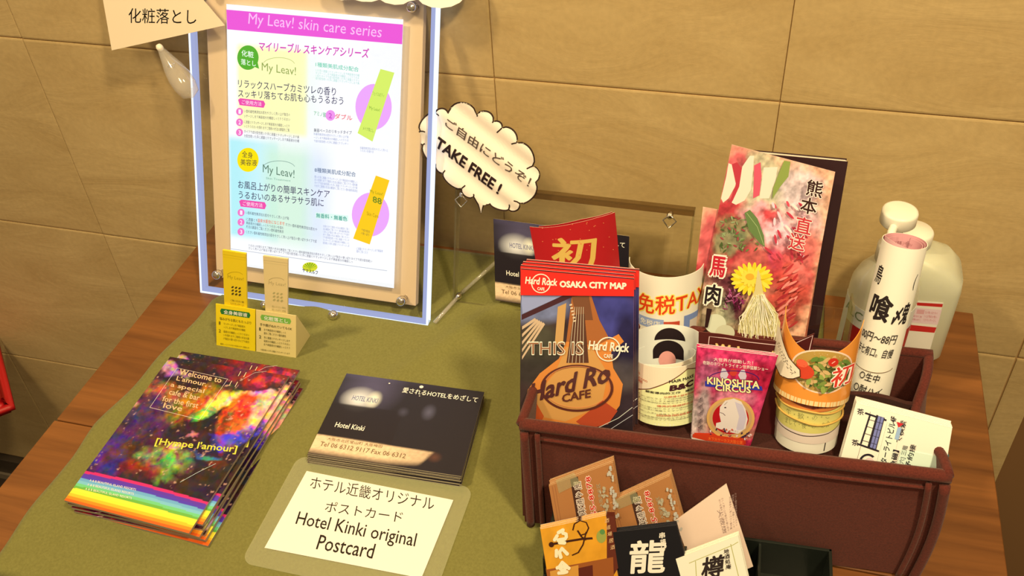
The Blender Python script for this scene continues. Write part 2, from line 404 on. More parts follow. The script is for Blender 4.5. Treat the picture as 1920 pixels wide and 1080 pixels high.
def sheet(name, label, cat, surf, quad=None, poly=None, art=None, t=0.0003, paper=(0.86, 0.86, 0.84), m=None, group=None, parent=None,
          nx=2, ny=2, top=None, raster=None, back=None, lift=0.0, edge=None):
    """a sheet of paper or card on a surface: front, back, edges and its print in ONE mesh. quad = bl, br, tr, tl in metres on the surface"""
    m = m or SATIN; paper = np.asarray(paper, float); back = paper if back is None else np.asarray(back, float); edge = paper if edge is None else np.asarray(edge, float)
    A = Art(surf); VV = []; FF = []; CC = []; n0 = 0
    if quad is not None:
        if surf.curved: nx = max(nx, 28)
        if getattr(surf, 'wave', None): nx = max(nx, 30); ny = max(ny, 30)
        S, T = np.meshgrid(np.linspace(0, 1, nx), np.linspace(0, 1, ny)); Sr, Tr = S.ravel(), T.ravel()
        bl, br, tr, tl = [np.array(p, float) for p in quad]
        uv = (1-Sr)[:, None]*(1-Tr)[:, None]*bl+Sr[:, None]*(1-Tr)[:, None]*br+Sr[:, None]*Tr[:, None]*tr+(1-Sr)[:, None]*Tr[:, None]*tl
        if top is not None: uv[:, 1] += Tr*np.array([top(x) for x in Sr])
        for h in (0.0, -t):
            VV.append(surf.P(np.concatenate([uv, np.full((len(uv), 1), h)], 1)))
        N = nx*ny; cf = np.tile(paper, (N, 1)) if raster is None else np.asarray(raster(Sr, Tr)); CC += [cf, np.tile(back, (N, 1))]
        for j in range(ny-1):
            for i in range(nx-1):
                a = j*nx+i; FF.append((a, a+1, a+nx+1, a+nx)); FF.append((N+a, N+a+nx, N+a+nx+1, N+a+1))
        bd = [i for i in range(nx)]+[j*nx+nx-1 for j in range(1, ny)]+[(ny-1)*nx+i for i in range(nx-2, -1, -1)]+[j*nx for j in range(ny-2, 0, -1)]
        E = 2*N; VV.append(np.concatenate([np.concatenate(VV)[bd], np.concatenate(VV)[[N+b for b in bd]]])); CC.append(np.tile(edge, (2*len(bd), 1)))
        k = len(bd)
        for i in range(k): j = (i+1) % k; FF.append((E+i, E+k+i, E+k+j, E+j))
    else:
        P = list(poly); ar = sum(P[i][0]*P[(i+1) % len(P)][1]-P[(i+1) % len(P)][0]*P[i][1] for i in range(len(P)))
        if ar < 0: P = P[::-1]
        A0 = Art(surf); A0.k = 0; A0.poly(P, paper); V = np.concatenate(A0.V); Tn = np.concatenate(A0.T)
        N = len(V); VV += [surf.P(V), surf.P(V+np.array([0, 0, -t]))]; CC += [np.concatenate(A0.C), np.tile(back, (N, 1))]
        FF += [tuple(x) for x in Tn]+[tuple(x[::-1]+N) for x in Tn]
        D = []
        for i in range(len(P)):
            a = np.array(P[i]); b = np.array(P[(i+1) % len(P)]); q = max(1, int(np.linalg.norm(b-a)/0.004)) if (surf.curved or getattr(surf, 'wave', None)) else 1
            D += [a+(b-a)*z/q for z in range(q)]
        D = np.array(D); k = len(D); E = 2*N
        VV += [surf.P(np.concatenate([D, np.zeros((k, 1))], 1)), surf.P(np.concatenate([D, np.full((k, 1), -t)], 1))]; CC.append(np.tile(edge, (2*k, 1)))
        for i in range(k): j = (i+1) % k; FF.append((E+i, E+k+i, E+k+j, E+j))
    if art:
        art(A)
        if A.n:
            n0 = sum(len(v) for v in VV); VV.append(surf.P(np.concatenate(A.V))); CC.append(np.concatenate(A.C)); FF += [tuple(x+n0) for x in np.concatenate(A.T)]
    V = np.concatenate(VV)
    if lift: V = V+np.array([0, 0, lift])
    o = make(name, V, FF, m, parent, C=np.concatenate(CC))
    if surf.curved and quad is not None:
        sm = np.zeros(len(FF), bool); sm[:2*(nx-1)*(ny-1)] = True; o.data.polygons.foreach_set('use_smooth', sm)
    return tag(o, label, cat, group)
def copy_thing(o, label=None, dl=(0, 0, 0), rz=0.0):
    c = o.copy(); COL.objects.link(c); c.location = o.location+Vector(dl); c.rotation_euler.z = o.rotation_euler.z+rz
    if label: c['label'] = label
    for ch in o.children:
        d = ch.copy(); COL.objects.link(d); d.parent = c
    return c
BLACK = ap(28, 18, 12); WHITE = ap(250, 240, 200)

# ================================================================== the room
WY = 0.012
wall = frombm('wall_back', (lambda bm: (box_bm(bm, (-2.75, WY+0.0022, -0.70), (0.334, WY+0.10, 1.70)), bm)[1])(bmesh.new()), GROUT)
tag(wall, kind='structure')
bm = bmesh.new(); box_bm(bm, (-0.14405, WY, -0.1442), (0.14405, WY+0.008, 0.1442), 0.0022, seg=2); tl0 = None
XJ = [0.0135+0.2885*k for k in range(-9, 2)]; ZJ = [-0.643+0.29*k for k in range(0, 9)]
for zi, z in enumerate(ZJ[:-1]):
    for xi in range(len(XJ)-1):
        if tl0 is None:
            b2 = bm; o = frombm('tile', b2, TILE, wall); tl0 = o; o.location = (0, 0, 0)
            me = o.data; base = Vector(wall['_base'])
            me.transform(Matrix.Translation(base))        # mesh back to its own centre
        else:
            o = tl0.copy(); COL.objects.link(o); o.parent = wall
        o.location = Vector((XJ[xi]+0.14425, 0.0003*((xi*7+zi*3) % 3), z+0.145))-base
    b2 = bmesh.new(); box_bm(b2, (XJ[-1]+0.0012, WY, z+0.0015), (0.334, WY+0.008, z+0.2885), 0.0022, seg=2); frombm('tile', b2, TILE, wall)
bm = bmesh.new(); box_bm(bm, (0.3365, WY+0.03, -0.70), (1.6, WY+0.10, 1.70)); tag(frombm('wall_right', bm, mat('brown painted wall', Base_Color=lin((128, 96, 62)), Roughness=0.7)), kind='structure')
bm = bmesh.new(); box_bm(bm, (-2.75, WY-0.012, -0.70), (0.334, WY+0.006, -0.645), 0.002); tag(frombm('baseboard_back', bm, mat('dark skirting', Base_Color=lin((70, 62, 54)), Roughness=0.4)), kind='structure')
bm = bmesh.new(); box_bm(bm, (-2.75, WY-0.017, -0.70), (0.334, WY-0.012, -0.684), 0.001); tag(frombm('trim_1', bm, mat('grey metal trim', Base_Color=lin((140, 130, 116)), Roughness=0.4)), kind='structure')
def floor_mat():
    m = mat('dark carpet', Roughness=0.9); N, K, b = nodes(m); g = N.new('ShaderNodeNewGeometry'); n1 = N.new('ShaderNodeTexNoise'); n1.inputs['Scale'].default_value = 60; K.new(g.outputs['Position'], n1.inputs['Vector'])
    r = N.new('ShaderNodeValToRGB'); r.color_ramp.elements[0].color = (*lin((48, 40, 34)), 1); r.color_ramp.elements[1].color = (*lin((76, 64, 54)), 1); K.new(n1.outputs[0], r.inputs[0]); K.new(r.outputs[0], b.inputs['Base Color']); return m
bm = bmesh.new(); box_bm(bm, (-2.75, -3.0, -0.76), (1.6, WY+0.10, -0.70)); tag(frombm('floor', bm, floor_mat()), kind='structure')

# ------------------------------------------------------------------ table
TX0, TX1, TYF = -0.654, 0.242, -0.502
table = thing('wooden_table', 'brown wood-grain table against the tiled wall, partly under a green cloth', 'table', (-0.2, -0.25, -0.70))
bm = bmesh.new(); box_bm(bm, (TX0+0.002, -0.3432, -0.028), (TX1, 0.004, 0.0), 0.0008, seg=1); frombm('top_board', bm, WOOD, table)
bm = bmesh.new(); box_bm(bm, (TX0, TYF, -0.028), (TX1+0.0015, -0.3442, -0.0006), 0.0008, seg=1); frombm('top_board', bm, WOOD, table)
for x in (TX0+0.03, TX1-0.08):
    for y in (TYF+0.03, -0.06):
        bm = bmesh.new(); box_bm(bm, (x, y, -0.70), (x+0.045, y+0.045, -0.028), 0.002); frombm('leg', bm, WOOD, table)
bm = bmesh.new(); box_bm(bm, (TX0+0.03, -0.055, -0.11), (TX1-0.03, -0.035, -0.028)); frombm('apron', bm, WOOD, table)

# ------------------------------------------------------------------ tablecloth with soft folds, hanging over the front edge
RIDGES = [((-0.215, -0.03), (-0.33, -0.21), 0.0028, 0.011), ((-0.33, -0.21), (-0.41, -0.33), 0.0026, 0.010), ((-0.24, -0.12), (-0.21, -0.29), 0.0020, 0.014),
          ((-0.40, -0.245), (-0.46, -0.48), 0.0024, 0.012), ((-0.42, -0.03), (-0.47, -0.17), 0.0016, 0.012), ((-0.60, -0.40), (-0.46, -0.50), 0.0020, 0.016), ((-0.19, -0.33), (-0.185, -0.49), 0.0018, 0.013)]
def cloth_h(x, y):
    h = 0.0016
    for a, b, amp, wd in RIDGES:
        ax, ay = a; dx, dy = b[0]-ax, b[1]-ay; L2 = dx*dx+dy*dy; t = max(0, min(1, ((x-ax)*dx+(y-ay)*dy)/L2))
        d = math.hypot(x-ax-t*dx, y-ay-t*dy); h += 1.5*amp*math.exp(-(d/wd)**2)*math.sin(math.pi*(0.12+0.76*t))
    return h
def cloth_left(y):
    t = (0.0-y)/0.5
    return -0.4725+(-0.580+0.4725)*min(1, (-y-0.02)/0.12) if y > -0.14 else -0.580-0.026*min(1, (-y-0.14)/0.2)+0.002*math.sin(y*60)
V = []; F = []; nx, ny = 150, 110
ys = list(np.linspace(-0.003, TYF-0.004, 90)); drop = 0.16
rows = [(y, 0.0) for y in ys]+[(TYF-0.004-0.006*math.sin(a), -0.006*(1-math.cos(a))) for a in np.linspace(0.2, math.pi/2, 6)]+[(TYF-0.010-0.0, -0.006-d) for d in np.linspace(0.008, drop, 14)]
for j, (y, dz) in enumerate(rows):
    for i in range(nx):
        s = i/(nx-1); x0 = cloth_left(max(y, TYF)); x = x0+(0.09-x0)*s
        if dz == 0: V.append((x, y, cloth_h(x, y)))
        else: V.append((x, y+0.006*math.sin(x*42)*min(1, -dz/0.05)*0.8-0.004*min(1, -dz/0.03), cloth_h(x, y)+dz))
for j in range(len(rows)-1):
    for i in range(nx-1): a = j*nx+i; F.append((a, a+nx, a+nx+1, a+1))
cl = make('tablecloth', V, F, CLOTH, smooth=True)
md = cl.modifiers.new('hem', 'SOLIDIFY'); md.thickness = 0.0009; md.offset = -1
tag(cl, 'olive green cotton cloth spread over the wooden table with soft folds', 'tablecloth')

# ------------------------------------------------------------------ red stool at the left
st = thing('stool', 'red padded stool seat showing at the left edge beside the table', 'stool', (-1.12, -0.18, -0.70))
sp = on(22, 790, -0.315)+np.array([-0.17, 0, 0]); bm = bmesh.new(); vs = box_bm(bm, (-.12, -.12, -.016), (.12, .12, .016)); bmesh.ops.bevel(bm, geom=[e for e in bm.edges if abs(e.verts[0].co.z-e.verts[1].co.z) > .01], offset=.035, segments=8, affect='EDGES'); bmesh.ops.bevel(bm, geom=[e for e in bm.edges if abs(e.verts[0].co.z-e.verts[1].co.z) < .001 and len(e.link_faces) == 2 and abs(e.link_faces[0].normal.z-e.link_faces[1].normal.z) > .5], offset=.012, segments=4, affect='EDGES'); bmesh.ops.transform(bm, matrix=Matrix.Translation((sp[0]+.012, sp[1], sp[2])) @ Matrix.Rotation(math.radians(45), 4, 'Z'), verts=bm.verts)
frombm('seat', bm, mat('red vinyl', Base_Color=lin((186, 24, 30)), Roughness=0.45), st, smooth=True)
for x in (sp[0]-.05, sp[0]-.10):
    for y in (sp[1]-.03, sp[1]+.03):
        bm = bmesh.new(); vs = box_bm(bm, (x-0.012, y-0.012, -0.70), (x+0.012, y+0.012, -0.334), 0.002); frombm('leg', bm, BLACKP, st)

# ================================================================== lit poster panel leaning on the wall
A0 = on(376, 548); PD = np.array([0.0176, 0.3983, 0.9171])
PU = nrm(on(800, 612)-A0); PV = nrm(PD-PU*(PD@PU)); PN = np.cross(PU, PV)
PW, PH = 0.2795, 0.362
pan = thing('light_panel', 'backlit poster panel with glowing clear edges, leaning on the tiled wall', 'light panel', A0+PU*PW/2)
def slab(name, surf, u0, v0, u1, v1, h0, h1, m, parent, bev=0.0, label=None):
    bm = bmesh.new(); box_bm(bm, (u0, v0, h0), (u1, v1, h1), bev, seg=2)
    Mx = Matrix(((surf.u[0], surf.v[0], surf.n[0], surf.O[0]), (surf.u[1], surf.v[1], surf.n[1], surf.O[1]), (surf.u[2], surf.v[2], surf.n[2], surf.O[2]), (0, 0, 0, 1)))
    bmesh.ops.transform(bm, matrix=Mx, verts=bm.verts); o = frombm(name, bm, m, parent)
    if label: o['label'] = label
    return o
PS = Flat(A0, PU, PV)
slab('acrylic_plate', PS, 0.0, 0.0, PW, PH, -0.008, 0.0, ACRYL, pan, 0.0008, 'clear acrylic plate')
def bandframe(name, surf, u0, v0, u1, v1, w, h0, h1, m, parent, label=None):
    bm = bmesh.new()
    for lo, hi in (((u0, v0, h0), (u0+w, v1, h1)), ((u1-w, v0, h0), (u1, v1, h1)), ((u0+w, v0, h0), (u1-w, v0+w, h1)), ((u0+w, v1-w, h0), (u1-w, v1, h1))): box_bm(bm, lo, hi)
    Mx = Matrix(((surf.u[0], surf.v[0], surf.n[0], surf.O[0]), (surf.u[1], surf.v[1], surf.n[1], surf.O[1]), (surf.u[2], surf.v[2], surf.n[2], surf.O[2]), (0, 0, 0, 1)))
    bmesh.ops.transform(bm, matrix=Mx, verts=bm.verts); o = frombm(name, bm, m, parent)
    if label: o['label'] = label
    return o
bandframe('glowing_edge', PS, 0.0, 0.0, PW, PH, 0.0022, -0.0078, 0.0006, emis('edge glow', (0.80, 0.90, 1.0), 1.25), pan, 'white glowing rim of the acrylic plate')
bandframe('glowing_bevel', PS, 0.0022, 0.0022, PW-0.0022, PH-0.0022, 0.0046, -0.006, 0.0003, emis('bevel glow', (0.50, 0.56, 0.92), 0.75), pan, 'bluish inner glow along the rim')
slab('panel_frame', PS, 0.0165, 0.0185, 0.2615, 0.3435, -0.0175, -0.0085, CHAMP, pan, 0.001, 'beige metal frame around the poster')

def poster_bg(S, T):
    C = np.tile(raw(250, 252, 255), (len(S), 1)); 
    def mixin(wt, c):
        nonlocal C; wt = np.clip(wt, 0, 1)[:, None]; C = C*(1-wt)+raw(*c)*wt
    sm = lambda x, a, b: np.clip((x-a)/(b-a), 0, 1)
    box = lambda x0, x1, y0, y1, e=0.02: sm(S, x0-e, x0+e)*sm(-S, -x1-e, -x1+e)*sm(T, y0-e, y0+e)*sm(-T, -y1-e, -y1+e)
    mixin(0.9*box(0.06, 0.47, 0.545, 0.86, 0.012), (253, 250, 178)); mixin(0.45*box(0.47, 0.52, 0.545, 0.86, 0.05), (225, 250, 225))
    mixin(0.95*box(0.0, 0.30, 0.12, 0.51, 0.012)*(1-sm(S, 0.05, 0.4)*0.6), (178, 238, 246)); mixin(0.8*box(0.22, 0.50, 0.12, 0.50, 0.04), (205, 240, 214)); mixin(0.6*box(0.48, 0.60, 0.12, 0.50, 0.05), (206, 222, 250))
    mixin(0.25*sm(T, 0.2, 0.9)*sm(S, 0.6, 1.0), (240, 235, 250))
    return C
def poster_art(A):
    K = raw(62, 52, 92); MG = raw(214, 66, 186); PK = raw(240, 110, 200); GY = raw(120, 170, 150); G2 = raw(138, 148, 200)
    A.ppoly([(424.5, 18), (755.5, 46), (754, 83), (426, 55)], raw(236, 92, 214))
    A.ptext('My Leav! skin care series', 465, 51, 714, 77, 27, raw(252, 190, 244), sl=2)
    A.ptext('マイリーブル スキンケアシリーズ', 485, 95, 691, 109, 18, MG, sl=1, bold=0.02)
    A.pell(465, 108, 20, 23, raw(92, 176, 52)); A.ppoly([(474, 124), (486, 129), (483, 116)], raw(92, 176, 52))
    A.ptext('化粧', 453, 105, 476, 109, 12, raw(240, 255, 235), bold=0.02); A.ptext('落とし', 452, 121, 480, 125, 11, raw(240, 255, 235), bold=0.02)
    A.ptext('My Leav!', 491, 137, 555, 146, 20, raw(150, 168, 90)); A.pring(523, 122, 30, 14, 1, raw(190, 200, 120), a0=math.pi+.3, a1=2*math.pi-.2)
    A.ptext('1種類美肌成分配合', 592, 125, 673, 135, 9, raw(120, 210, 180), bold=0.02); A.pgreek(592, 134, 674, 144, 5, raw(160, 215, 205), 22, 4, 0, 5, 5)
    A.ptext('リラックスハーブカミツレの香り', 447, 164, 630, 180, 16, K, bold=0.008); A.ptext('スッキリ落ちてお肌も心もうるおう', 447, 182, 644, 197, 15, K, bold=0.008)
    for y0, t in ((193, 0), (383, 1)):
        x = 447+t*2; A.ppoly([(x, y0-6), (x+4, y0-9), (x+48, y0-4), (x+51, y0+2), (x+48, y0+9), (x+3, y0+4)], raw(238, 84, 172)); A.ptext('ご使用方法', x+7, y0+2, x+44, y0+6, 8, raw(255, 220, 240), bold=0.01)
    for i, (x, y) in enumerate(((450, 209), (450, 229), (450, 248), (453, 398), (453, 416), (453, 434))):
        A.pell(x, y, 6.5, 7, raw(242, 120, 198)); A.ptext(str(i % 3+1), x-2, y+4, x+2.5, y+4.5, 8, raw(255, 235, 250), bold=0.02)
    A.pgreek(459, 211, 545, 218, 6, K, 22, 2, 0, 9, 1); A.pgreek(459, 231, 544, 239, 6, K, 24, 2, 0, 8, 3); A.pgreek(459, 249, 562, 260, 6, K, 26, 1, 0, 8, 8); A.pgreek(459, 257, 562, 267, 6, K, 26, 1, 0, 8, 9)
    A.pgreek(462, 401, 543, 412, 6, K, 20, 1, 0, 8, 11); A.pgreek(463, 413, 484, 416, 6, K, 5, 1, 0, 8, 12); A.ptext('温泉水配合になじませ', 484, 416, 535, 422, 7, raw(236, 110, 80), bold=0.02); A.pgreek(537, 423, 596, 433, 6, K, 14, 1, 0, 8, 13)
    A.pgreek(463, 420, 533, 430, 6, K, 18, 2, 0, 7, 14); A.pgreek(463, 437, 595, 455, 6, K, 34, 1, 0, 7, 17)
    A.ptext('アミノ酸', 590, 216, 613, 220, 9, raw(120, 190, 150), bold=0.02); A.pell(621, 216, 9, 10, raw(238, 150, 236)); A.ptext('ダブル', 629, 222, 662, 226, 10, raw(240, 110, 120), bold=0.02); A.ptext('2', 618, 221, 624, 222, 10, raw(200, 80, 200), bold=0.02)
    A.ptext('美容ベースのリキッドタイプ', 590, 247, 661, 252, 7, K, bold=0.01); A.pgreek(590, 253, 655, 259, 5, G2, 18, 3, 0, 6.5, 20)
    A.pell(702, 200, 34, 43, raw(236, 168, 250)); A.ppoly([(715, 129), (741, 136), (700, 265), (672, 249)], raw(214, 238, 106)); A.ptext('フェイス&ボディ', 700, 178, 722, 183, 8, raw(140, 180, 70)); A.ptext('My Leav!', 694, 206, 714, 211, 8, raw(130, 170, 60)); A.ptext('メイク落とし', 682, 243, 702, 248, 7, raw(110, 150, 70))
    A.pgreek(677, 279, 729, 284, 5, G2, 16, 1, 0, 5, 31); A.pgreek(677, 284, 702, 287, 5, G2, 8, 1, 0, 5, 32)
    A.pell(467, 299, 20, 22.5, raw(250, 226, 20)); A.ptext('全身', 456, 294, 476, 297, 12, raw(96, 84, 50), bold=0.01); A.ptext('美容液', 453, 309, 484, 311, 12, raw(96, 84, 50), bold=0.01)
    A.ptext('My Leav!', 495, 327, 554, 338, 20, raw(96, 128, 110)); A.pring(525, 314, 30, 13, 1, raw(130, 160, 150), a0=math.pi+.4, a1=2*math.pi-.2); A.ptext('Skin Treatment', 501, 335, 547, 340, 4, GY)
    A.ptext('8種類美肌成分配合', 592, 322, 669, 331, 9, raw(112, 130, 160), bold=0.02); A.pgreek(592, 333, 672, 343, 5, G2, 26, 4, 0, 5.6, 40)
    A.ptext('お風呂上がりの簡単スキンケア', 449, 352, 620, 371, 15, K, bold=0.008); A.ptext('うるおいのあるサラサラ肌に', 450, 371, 609, 387, 14, K, bold=0.008)
    A.ppoly([(594, 397), (655, 403), (655, 414), (594, 408)], raw(222, 248, 240)); A.ptext('無香料・無着色', 595, 407, 653, 414, 9, raw(78, 168, 150), bold=0.03)
    A.pgreek(608, 425, 657, 431, 4.5, G2, 18, 7, 0, 5.2, 50)
    A.pell(697, 401, 35, 41, raw(236, 168, 250)); A.ppoly([(707, 328), (732.5, 337), (695.5, 457), (664.5, 446)], raw(250, 202, 34)); A.ptext('My Leav!', 696, 362, 720, 368, 8, raw(150, 150, 30)); A.ptext('88', 701, 378, 718, 383, 12, raw(120, 140, 40), bold=0.02); A.ptext('Skin Care', 690, 402, 712, 408, 7, raw(170, 140, 30)); A.pgreek(680, 432, 696, 436, 5, raw(120, 110, 60), 5, 2, -1, 6, 60)
    A.pgreek(671, 467, 720, 472, 5, G2, 16, 1, 0, 5, 61); A.pgreek(671, 472, 692, 475, 5, G2, 7, 1, 0, 5, 62)
    A.pgreek(469, 461, 700, 491, 5, K, 60, 1, 0, 0, 63); A.pgreek(469, 466, 664, 492, 5, K, 48, 1, 0, 0, 64)
    A.pline([(436, 465), (560, 483), (728, 506)], 0.9, raw(170, 175, 190))
    A.pell(584, 499, 14, 9, raw(222, 222, 50)); 
    for i in range(9):
        t = math.pi*(0.06+0.88*i/8); A.ppoly([(584, 503), (584+14*math.cos(t)-1.4, 502-11*math.sin(t)), (584+14*math.cos(t)+1.4, 502-11*math.sin(t))], raw(110, 160, 30))
    A.ptext('ヤマスルフ', 570, 508, 599, 513, 7, raw(60, 70, 60), bold=0.03)
pq = [PS.q(433, 495.5), PS.q(738.5, 540.5), PS.q(756, 36.5), PS.q(424.5, 7.5)]
PPo = Flat(A0, PU, PV); 
sheet('poster', None, None, PPo, quad=pq, art=poster_art, m=LIT, nx=70, ny=100, raster=poster_bg, parent=pan, t=0.0004, lift=0.0)['label'] = 'white pink and green skin care poster, lit from behind'
def ball(name, c, r, m, parent, squash=1.0, ax=None, label=None):
    pr = [(0.0, -r)]+[(r*math.sin(t), -r*math.cos(t)*squash) for t in np.linspace(0.25, math.pi-0.25, 12)]+[(0.0, r)]
    ax = PN if ax is None else ax; c = np.asarray(c); V, F = lathe(pr, c, c+ax, 24); o = make(name, V, F, m, parent, smooth=True)
    if label: o['label'] = label
    return o
def bolt(surf, x, y, parent, r=0.0052, out=0.009, lab='chrome standoff bolt'):
    u, v = surf.q(x, y); c = surf.P([[u, v, 0]])[0]
    V, F = lathe([(0, -0.016), (r*0.55, -0.016), (r*0.55, 0.0005), (r, 0.001), (r, out*0.55), (r*0.92, out*0.85), (r*0.6, out), (0, out*1.02)], c, c+surf.n, 24)
    o = make('bolt', V, F, CHROME, parent, smooth=True); o['label'] = lab; return o
for q in ((411, 513), (755, 562), (775, 13), (395, -24)): bolt(PS, *q, pan)
for q in ((497, 573), (624.5, 591)):
    p = on(q[0], q[1], 0.0055); ball('foot', p, 0.0055, CHROME, pan, label='small round chrome foot')

# ------------------------------------------------------------------ paper arrow, clips and cut-out paper clouds around the panel
AS = Flat(A0+PN*0.016, PU, PV)
def arrow_art(A):
    A.ptext('化粧落とし', 241, 43, 368, 46, 28, BLACK, bold=0.004)
arrow = sheet('paper_arrow', 'cream paper arrow sign lettered in black at the top left of the lit panel', 'sign', AS,
      poly=[AS.q(*p) for p in ((180, -75), (209.5, 94.5), (421.5, 47.5), (318, -75))], art=arrow_art, m=THIN, paper=ap(238, 208, 150), t=0.0005)
def clip(surf, p_nub, p_cup, h, r, name_lab):
    a = surf.P([[*surf.q(*p_nub), h]])[0]; b = surf.P([[*surf.q(*p_cup), h]])[0]; L = np.linalg.norm(b-a)
    t = thing('plastic_clip', name_lab, 'clip', b)
    V, F = lathe([(0.0034, L*0.04), (0.0052, L*0.15), (0.0072, L*0.3), (r*0.82, L*0.5), (r, L*0.75), (r*0.98, L*1.0), (r*0.75, L*1.2), (0, L*1.3)], a, b, 28)
    make('body', V, F, PLASTIC, t, smooth=True)
    V, F = lathe([(0, -0.0042), (0.0026, -0.0034), (0.0038, -0.001), (0.0036, 0.0018), (0.0022, 0.0036), (0, 0.0042)], a, b, 20)
    make('knob', V, F, mat('milky plastic', Base_Color=(0.86, 0.82, 0.72), Roughness=0.3), t, smooth=True)['label'] = 'milky white knob'
    c = (a+b)/2; x = nrm(np.cross(b-a, surf.n))
    V, F = tube([c+x*0.004*math.cos(t_)+surf.n*0.005*math.sin(t_)-nrm(b-a)*0.002 for t_ in np.linspace(0, 2*math.pi, 21)[:-1]], 0.0007, 8, True)
    make('ring', V, F, CHROME, t, smooth=True)
    return t
clip(PS, (312, 88), (360, 160), 0.012, 0.0125, 'clear plastic clip with a milky knob under the cream paper arrow')

def lobes(pts, sag):            # scalloped outline from cusp points and how far each lobe bulges
    out = []; n = len(pts); cx = sum(p[0] for p in pts)/n; cy = sum(p[1] for p in pts)/n
    for i in range(n):
        a = np.array(pts[i], float); b = np.array(pts[(i+1) % n], float); s = sag[i]
        m = (a+b)/2; d = b-a; L = np.linalg.norm(d); nn = np.array([d[1], -d[0]])/L
        if s == 0: out.append(tuple(a)); continue
        for k in range(10):
            t = k/10; tt = t; out.append(tuple(a+d*tt+nn*s*(1-(2*t-1)**2)**0.6))
    return out
Z = lambda x, y: (740+x/4.5, 170+y/4.5)
CUSP = [(345, 190), (450, 190), (695, 200), (835, 262), (908, 312), (1030, 437), (1160, 640), (1192, 770), (1055, 945), (958, 1008), (805, 952), (752, 965), (725, 1040), (708, 960), (670, 890), (570, 820), (412, 690), (352, 620), (235, 460), (218, 340)]
SAG = [42, 98, 58, 28, 50, 72, 42, 62, 42, 22, 0, 0, 0, 0, 42, 45, 24, 34, 32, 50]
BS = lean(-0.098, 16, 0, wave=(0.0016, 2*math.pi/0.026, math.radians(56), 0.6))
bub = [Z(*p) for p in lobes(CUSP, SAG)]
def bubble_art(A):
    A.pline(bub, 3.0, ap(44, 24, 14), True)
    for a, b in (((345, 190), (375, 212)), ((450, 190), (448, 168)), ((695, 200), (697, 218)), ((835, 262), (826, 266)), ((908, 312), (862, 354)), ((1030, 437), (985, 450)), ((1160, 640), (1112, 662)), ((1055, 945), (1008, 925)), ((958, 1008), (966, 962)), ((570, 820), (598, 796)), ((412, 690), (428, 668)), ((235, 460), (250, 448)), ((218, 340), (262, 345)), ((670, 890), (668, 868))):
        A.pline([Z(*a), Z((a[0]+b[0])/2+4, (a[1]+b[1])/2-3), Z(*b)], 2.6, ap(44, 24, 14))
    A.ptext('ご自由にどうぞ！', *Z(418, 300), *Z(1128, 815), 19, ap(84, 66, 48), sl=7, bold=0.018)
    A.ptext('TAKE FREE !', *Z(335, 470), *Z(872, 878), 20, ap(34, 16, 16), sl=9, bold=0.035)
sheet('speech_bubble_sign', 'cream cloud-shaped paper sign reading TAKE FREE ! beside the lit panel', 'sign', BS, poly=[BS.q(*p) for p in bub], art=bubble_art, m=MATTE, paper=ap(240, 214, 166), t=0.0005, edge=ap(44, 24, 14))
CS = Flat(A0+PN*0.014, PU, PV)
cl_b = lobes([(600, -60), (620, -8), (640, -10), (714, -4), (763, 2), (788, 5), (872, -6), (880, -60)], [6, 0, 9, 9, 6, 16, 6, 0])
cl_b = [(600, -62), (612, -12), (622, -3), (640, 0.5), (662, -1), (678, 3), (697, 3.5), (712, -1), (722, 5), (740, 9), (756, 8), (765, 3), (784, -1), (792, 7), (808, 13.5), (826, 15.5), (846, 12.5), (862, 5), (872, -5), (884, -20), (884, -62)]
sheet('cloud_sign', 'cream cut-out cloud sign over the top edge of the lit panel, its scalloped bottom showing', 'sign', CS, poly=[CS.q(*p) for p in cl_b], m=MATTE, paper=ap(244, 222, 178), t=0.0006)

# ------------------------------------------------------------------ unlit clear acrylic stand behind
H0 = on(857, 566); H1 = on(1240, 620); HU = nrm(H1-H0)
HV = nrm(np.array([0, math.sin(math.radians(21)), math.cos(math.radians(21))])); HS = Flat(H0, HU, HV)
hw = HS.q(1262, 560)[0]; hh = HS.q(1275, 391)[1]
hold = thing('acrylic_stand', 'clear unlit acrylic display stand between the lit panel and the felt basket', 'stand', (H0+H1)/2)
slab('front_plate', HS, -0.004, 0.0, hw+0.012, hh, 0.0, 0.0025, ACRYL, hold, 0.0005)
bandframe('plate_edge', HS, -0.0045, -0.0005, hw+0.0125, hh+0.0005, 0.0022, -0.0092, 0.0027, ACRYL_EDGE, hold)
slab('top_edge', HS, -0.004, hh-0.006, hw+0.012, hh+0.0006, -0.0105, 0.0030, clear('smoky acrylic edge', (0.6, 0.5, 0.36), 0.30, lin((120, 96, 60))), hold, 0.0004)
for q in ((862, 553), (869, 362), (1257, 402), (1246, 603)): bolt(HS, *q, hold, 0.0036, 0.008, 'small chrome bolt')
p = HS.P([[*HS.q(862, 553), 0.003]])[0]
V, F = tube([p, on(815, 605, 0.004)], 0.0022, 10); make('strut', V, F, PLASTIC, hold, smooth=True)
V, F = tube([p+HS.n*-0.01, p+np.array([0.045, 0.075, 0.02])], 0.0022, 10); make('strut', V, F, PLASTIC, hold, smooth=True)
for q in ((1257, 410), (869, 372)):
    c = HS.P([[*HS.q(*q), 0.008]])[0]; R_ = 0.0068
    pts = [c+HS.u*x*R_+HS.v*y*R_ for x, y in ((0, 0.9), (0.5, 0.45), (1, 0), (0.5, -0.6), (0, -1.15), (-0.5, -0.6), (-1, 0), (-0.5, 0.45))]
    V, F = tube(pts, 0.0008, 8, True); make('wire_ring', V, F, CHROME, hold, smooth=True)['label'] = 'bent wire ring'

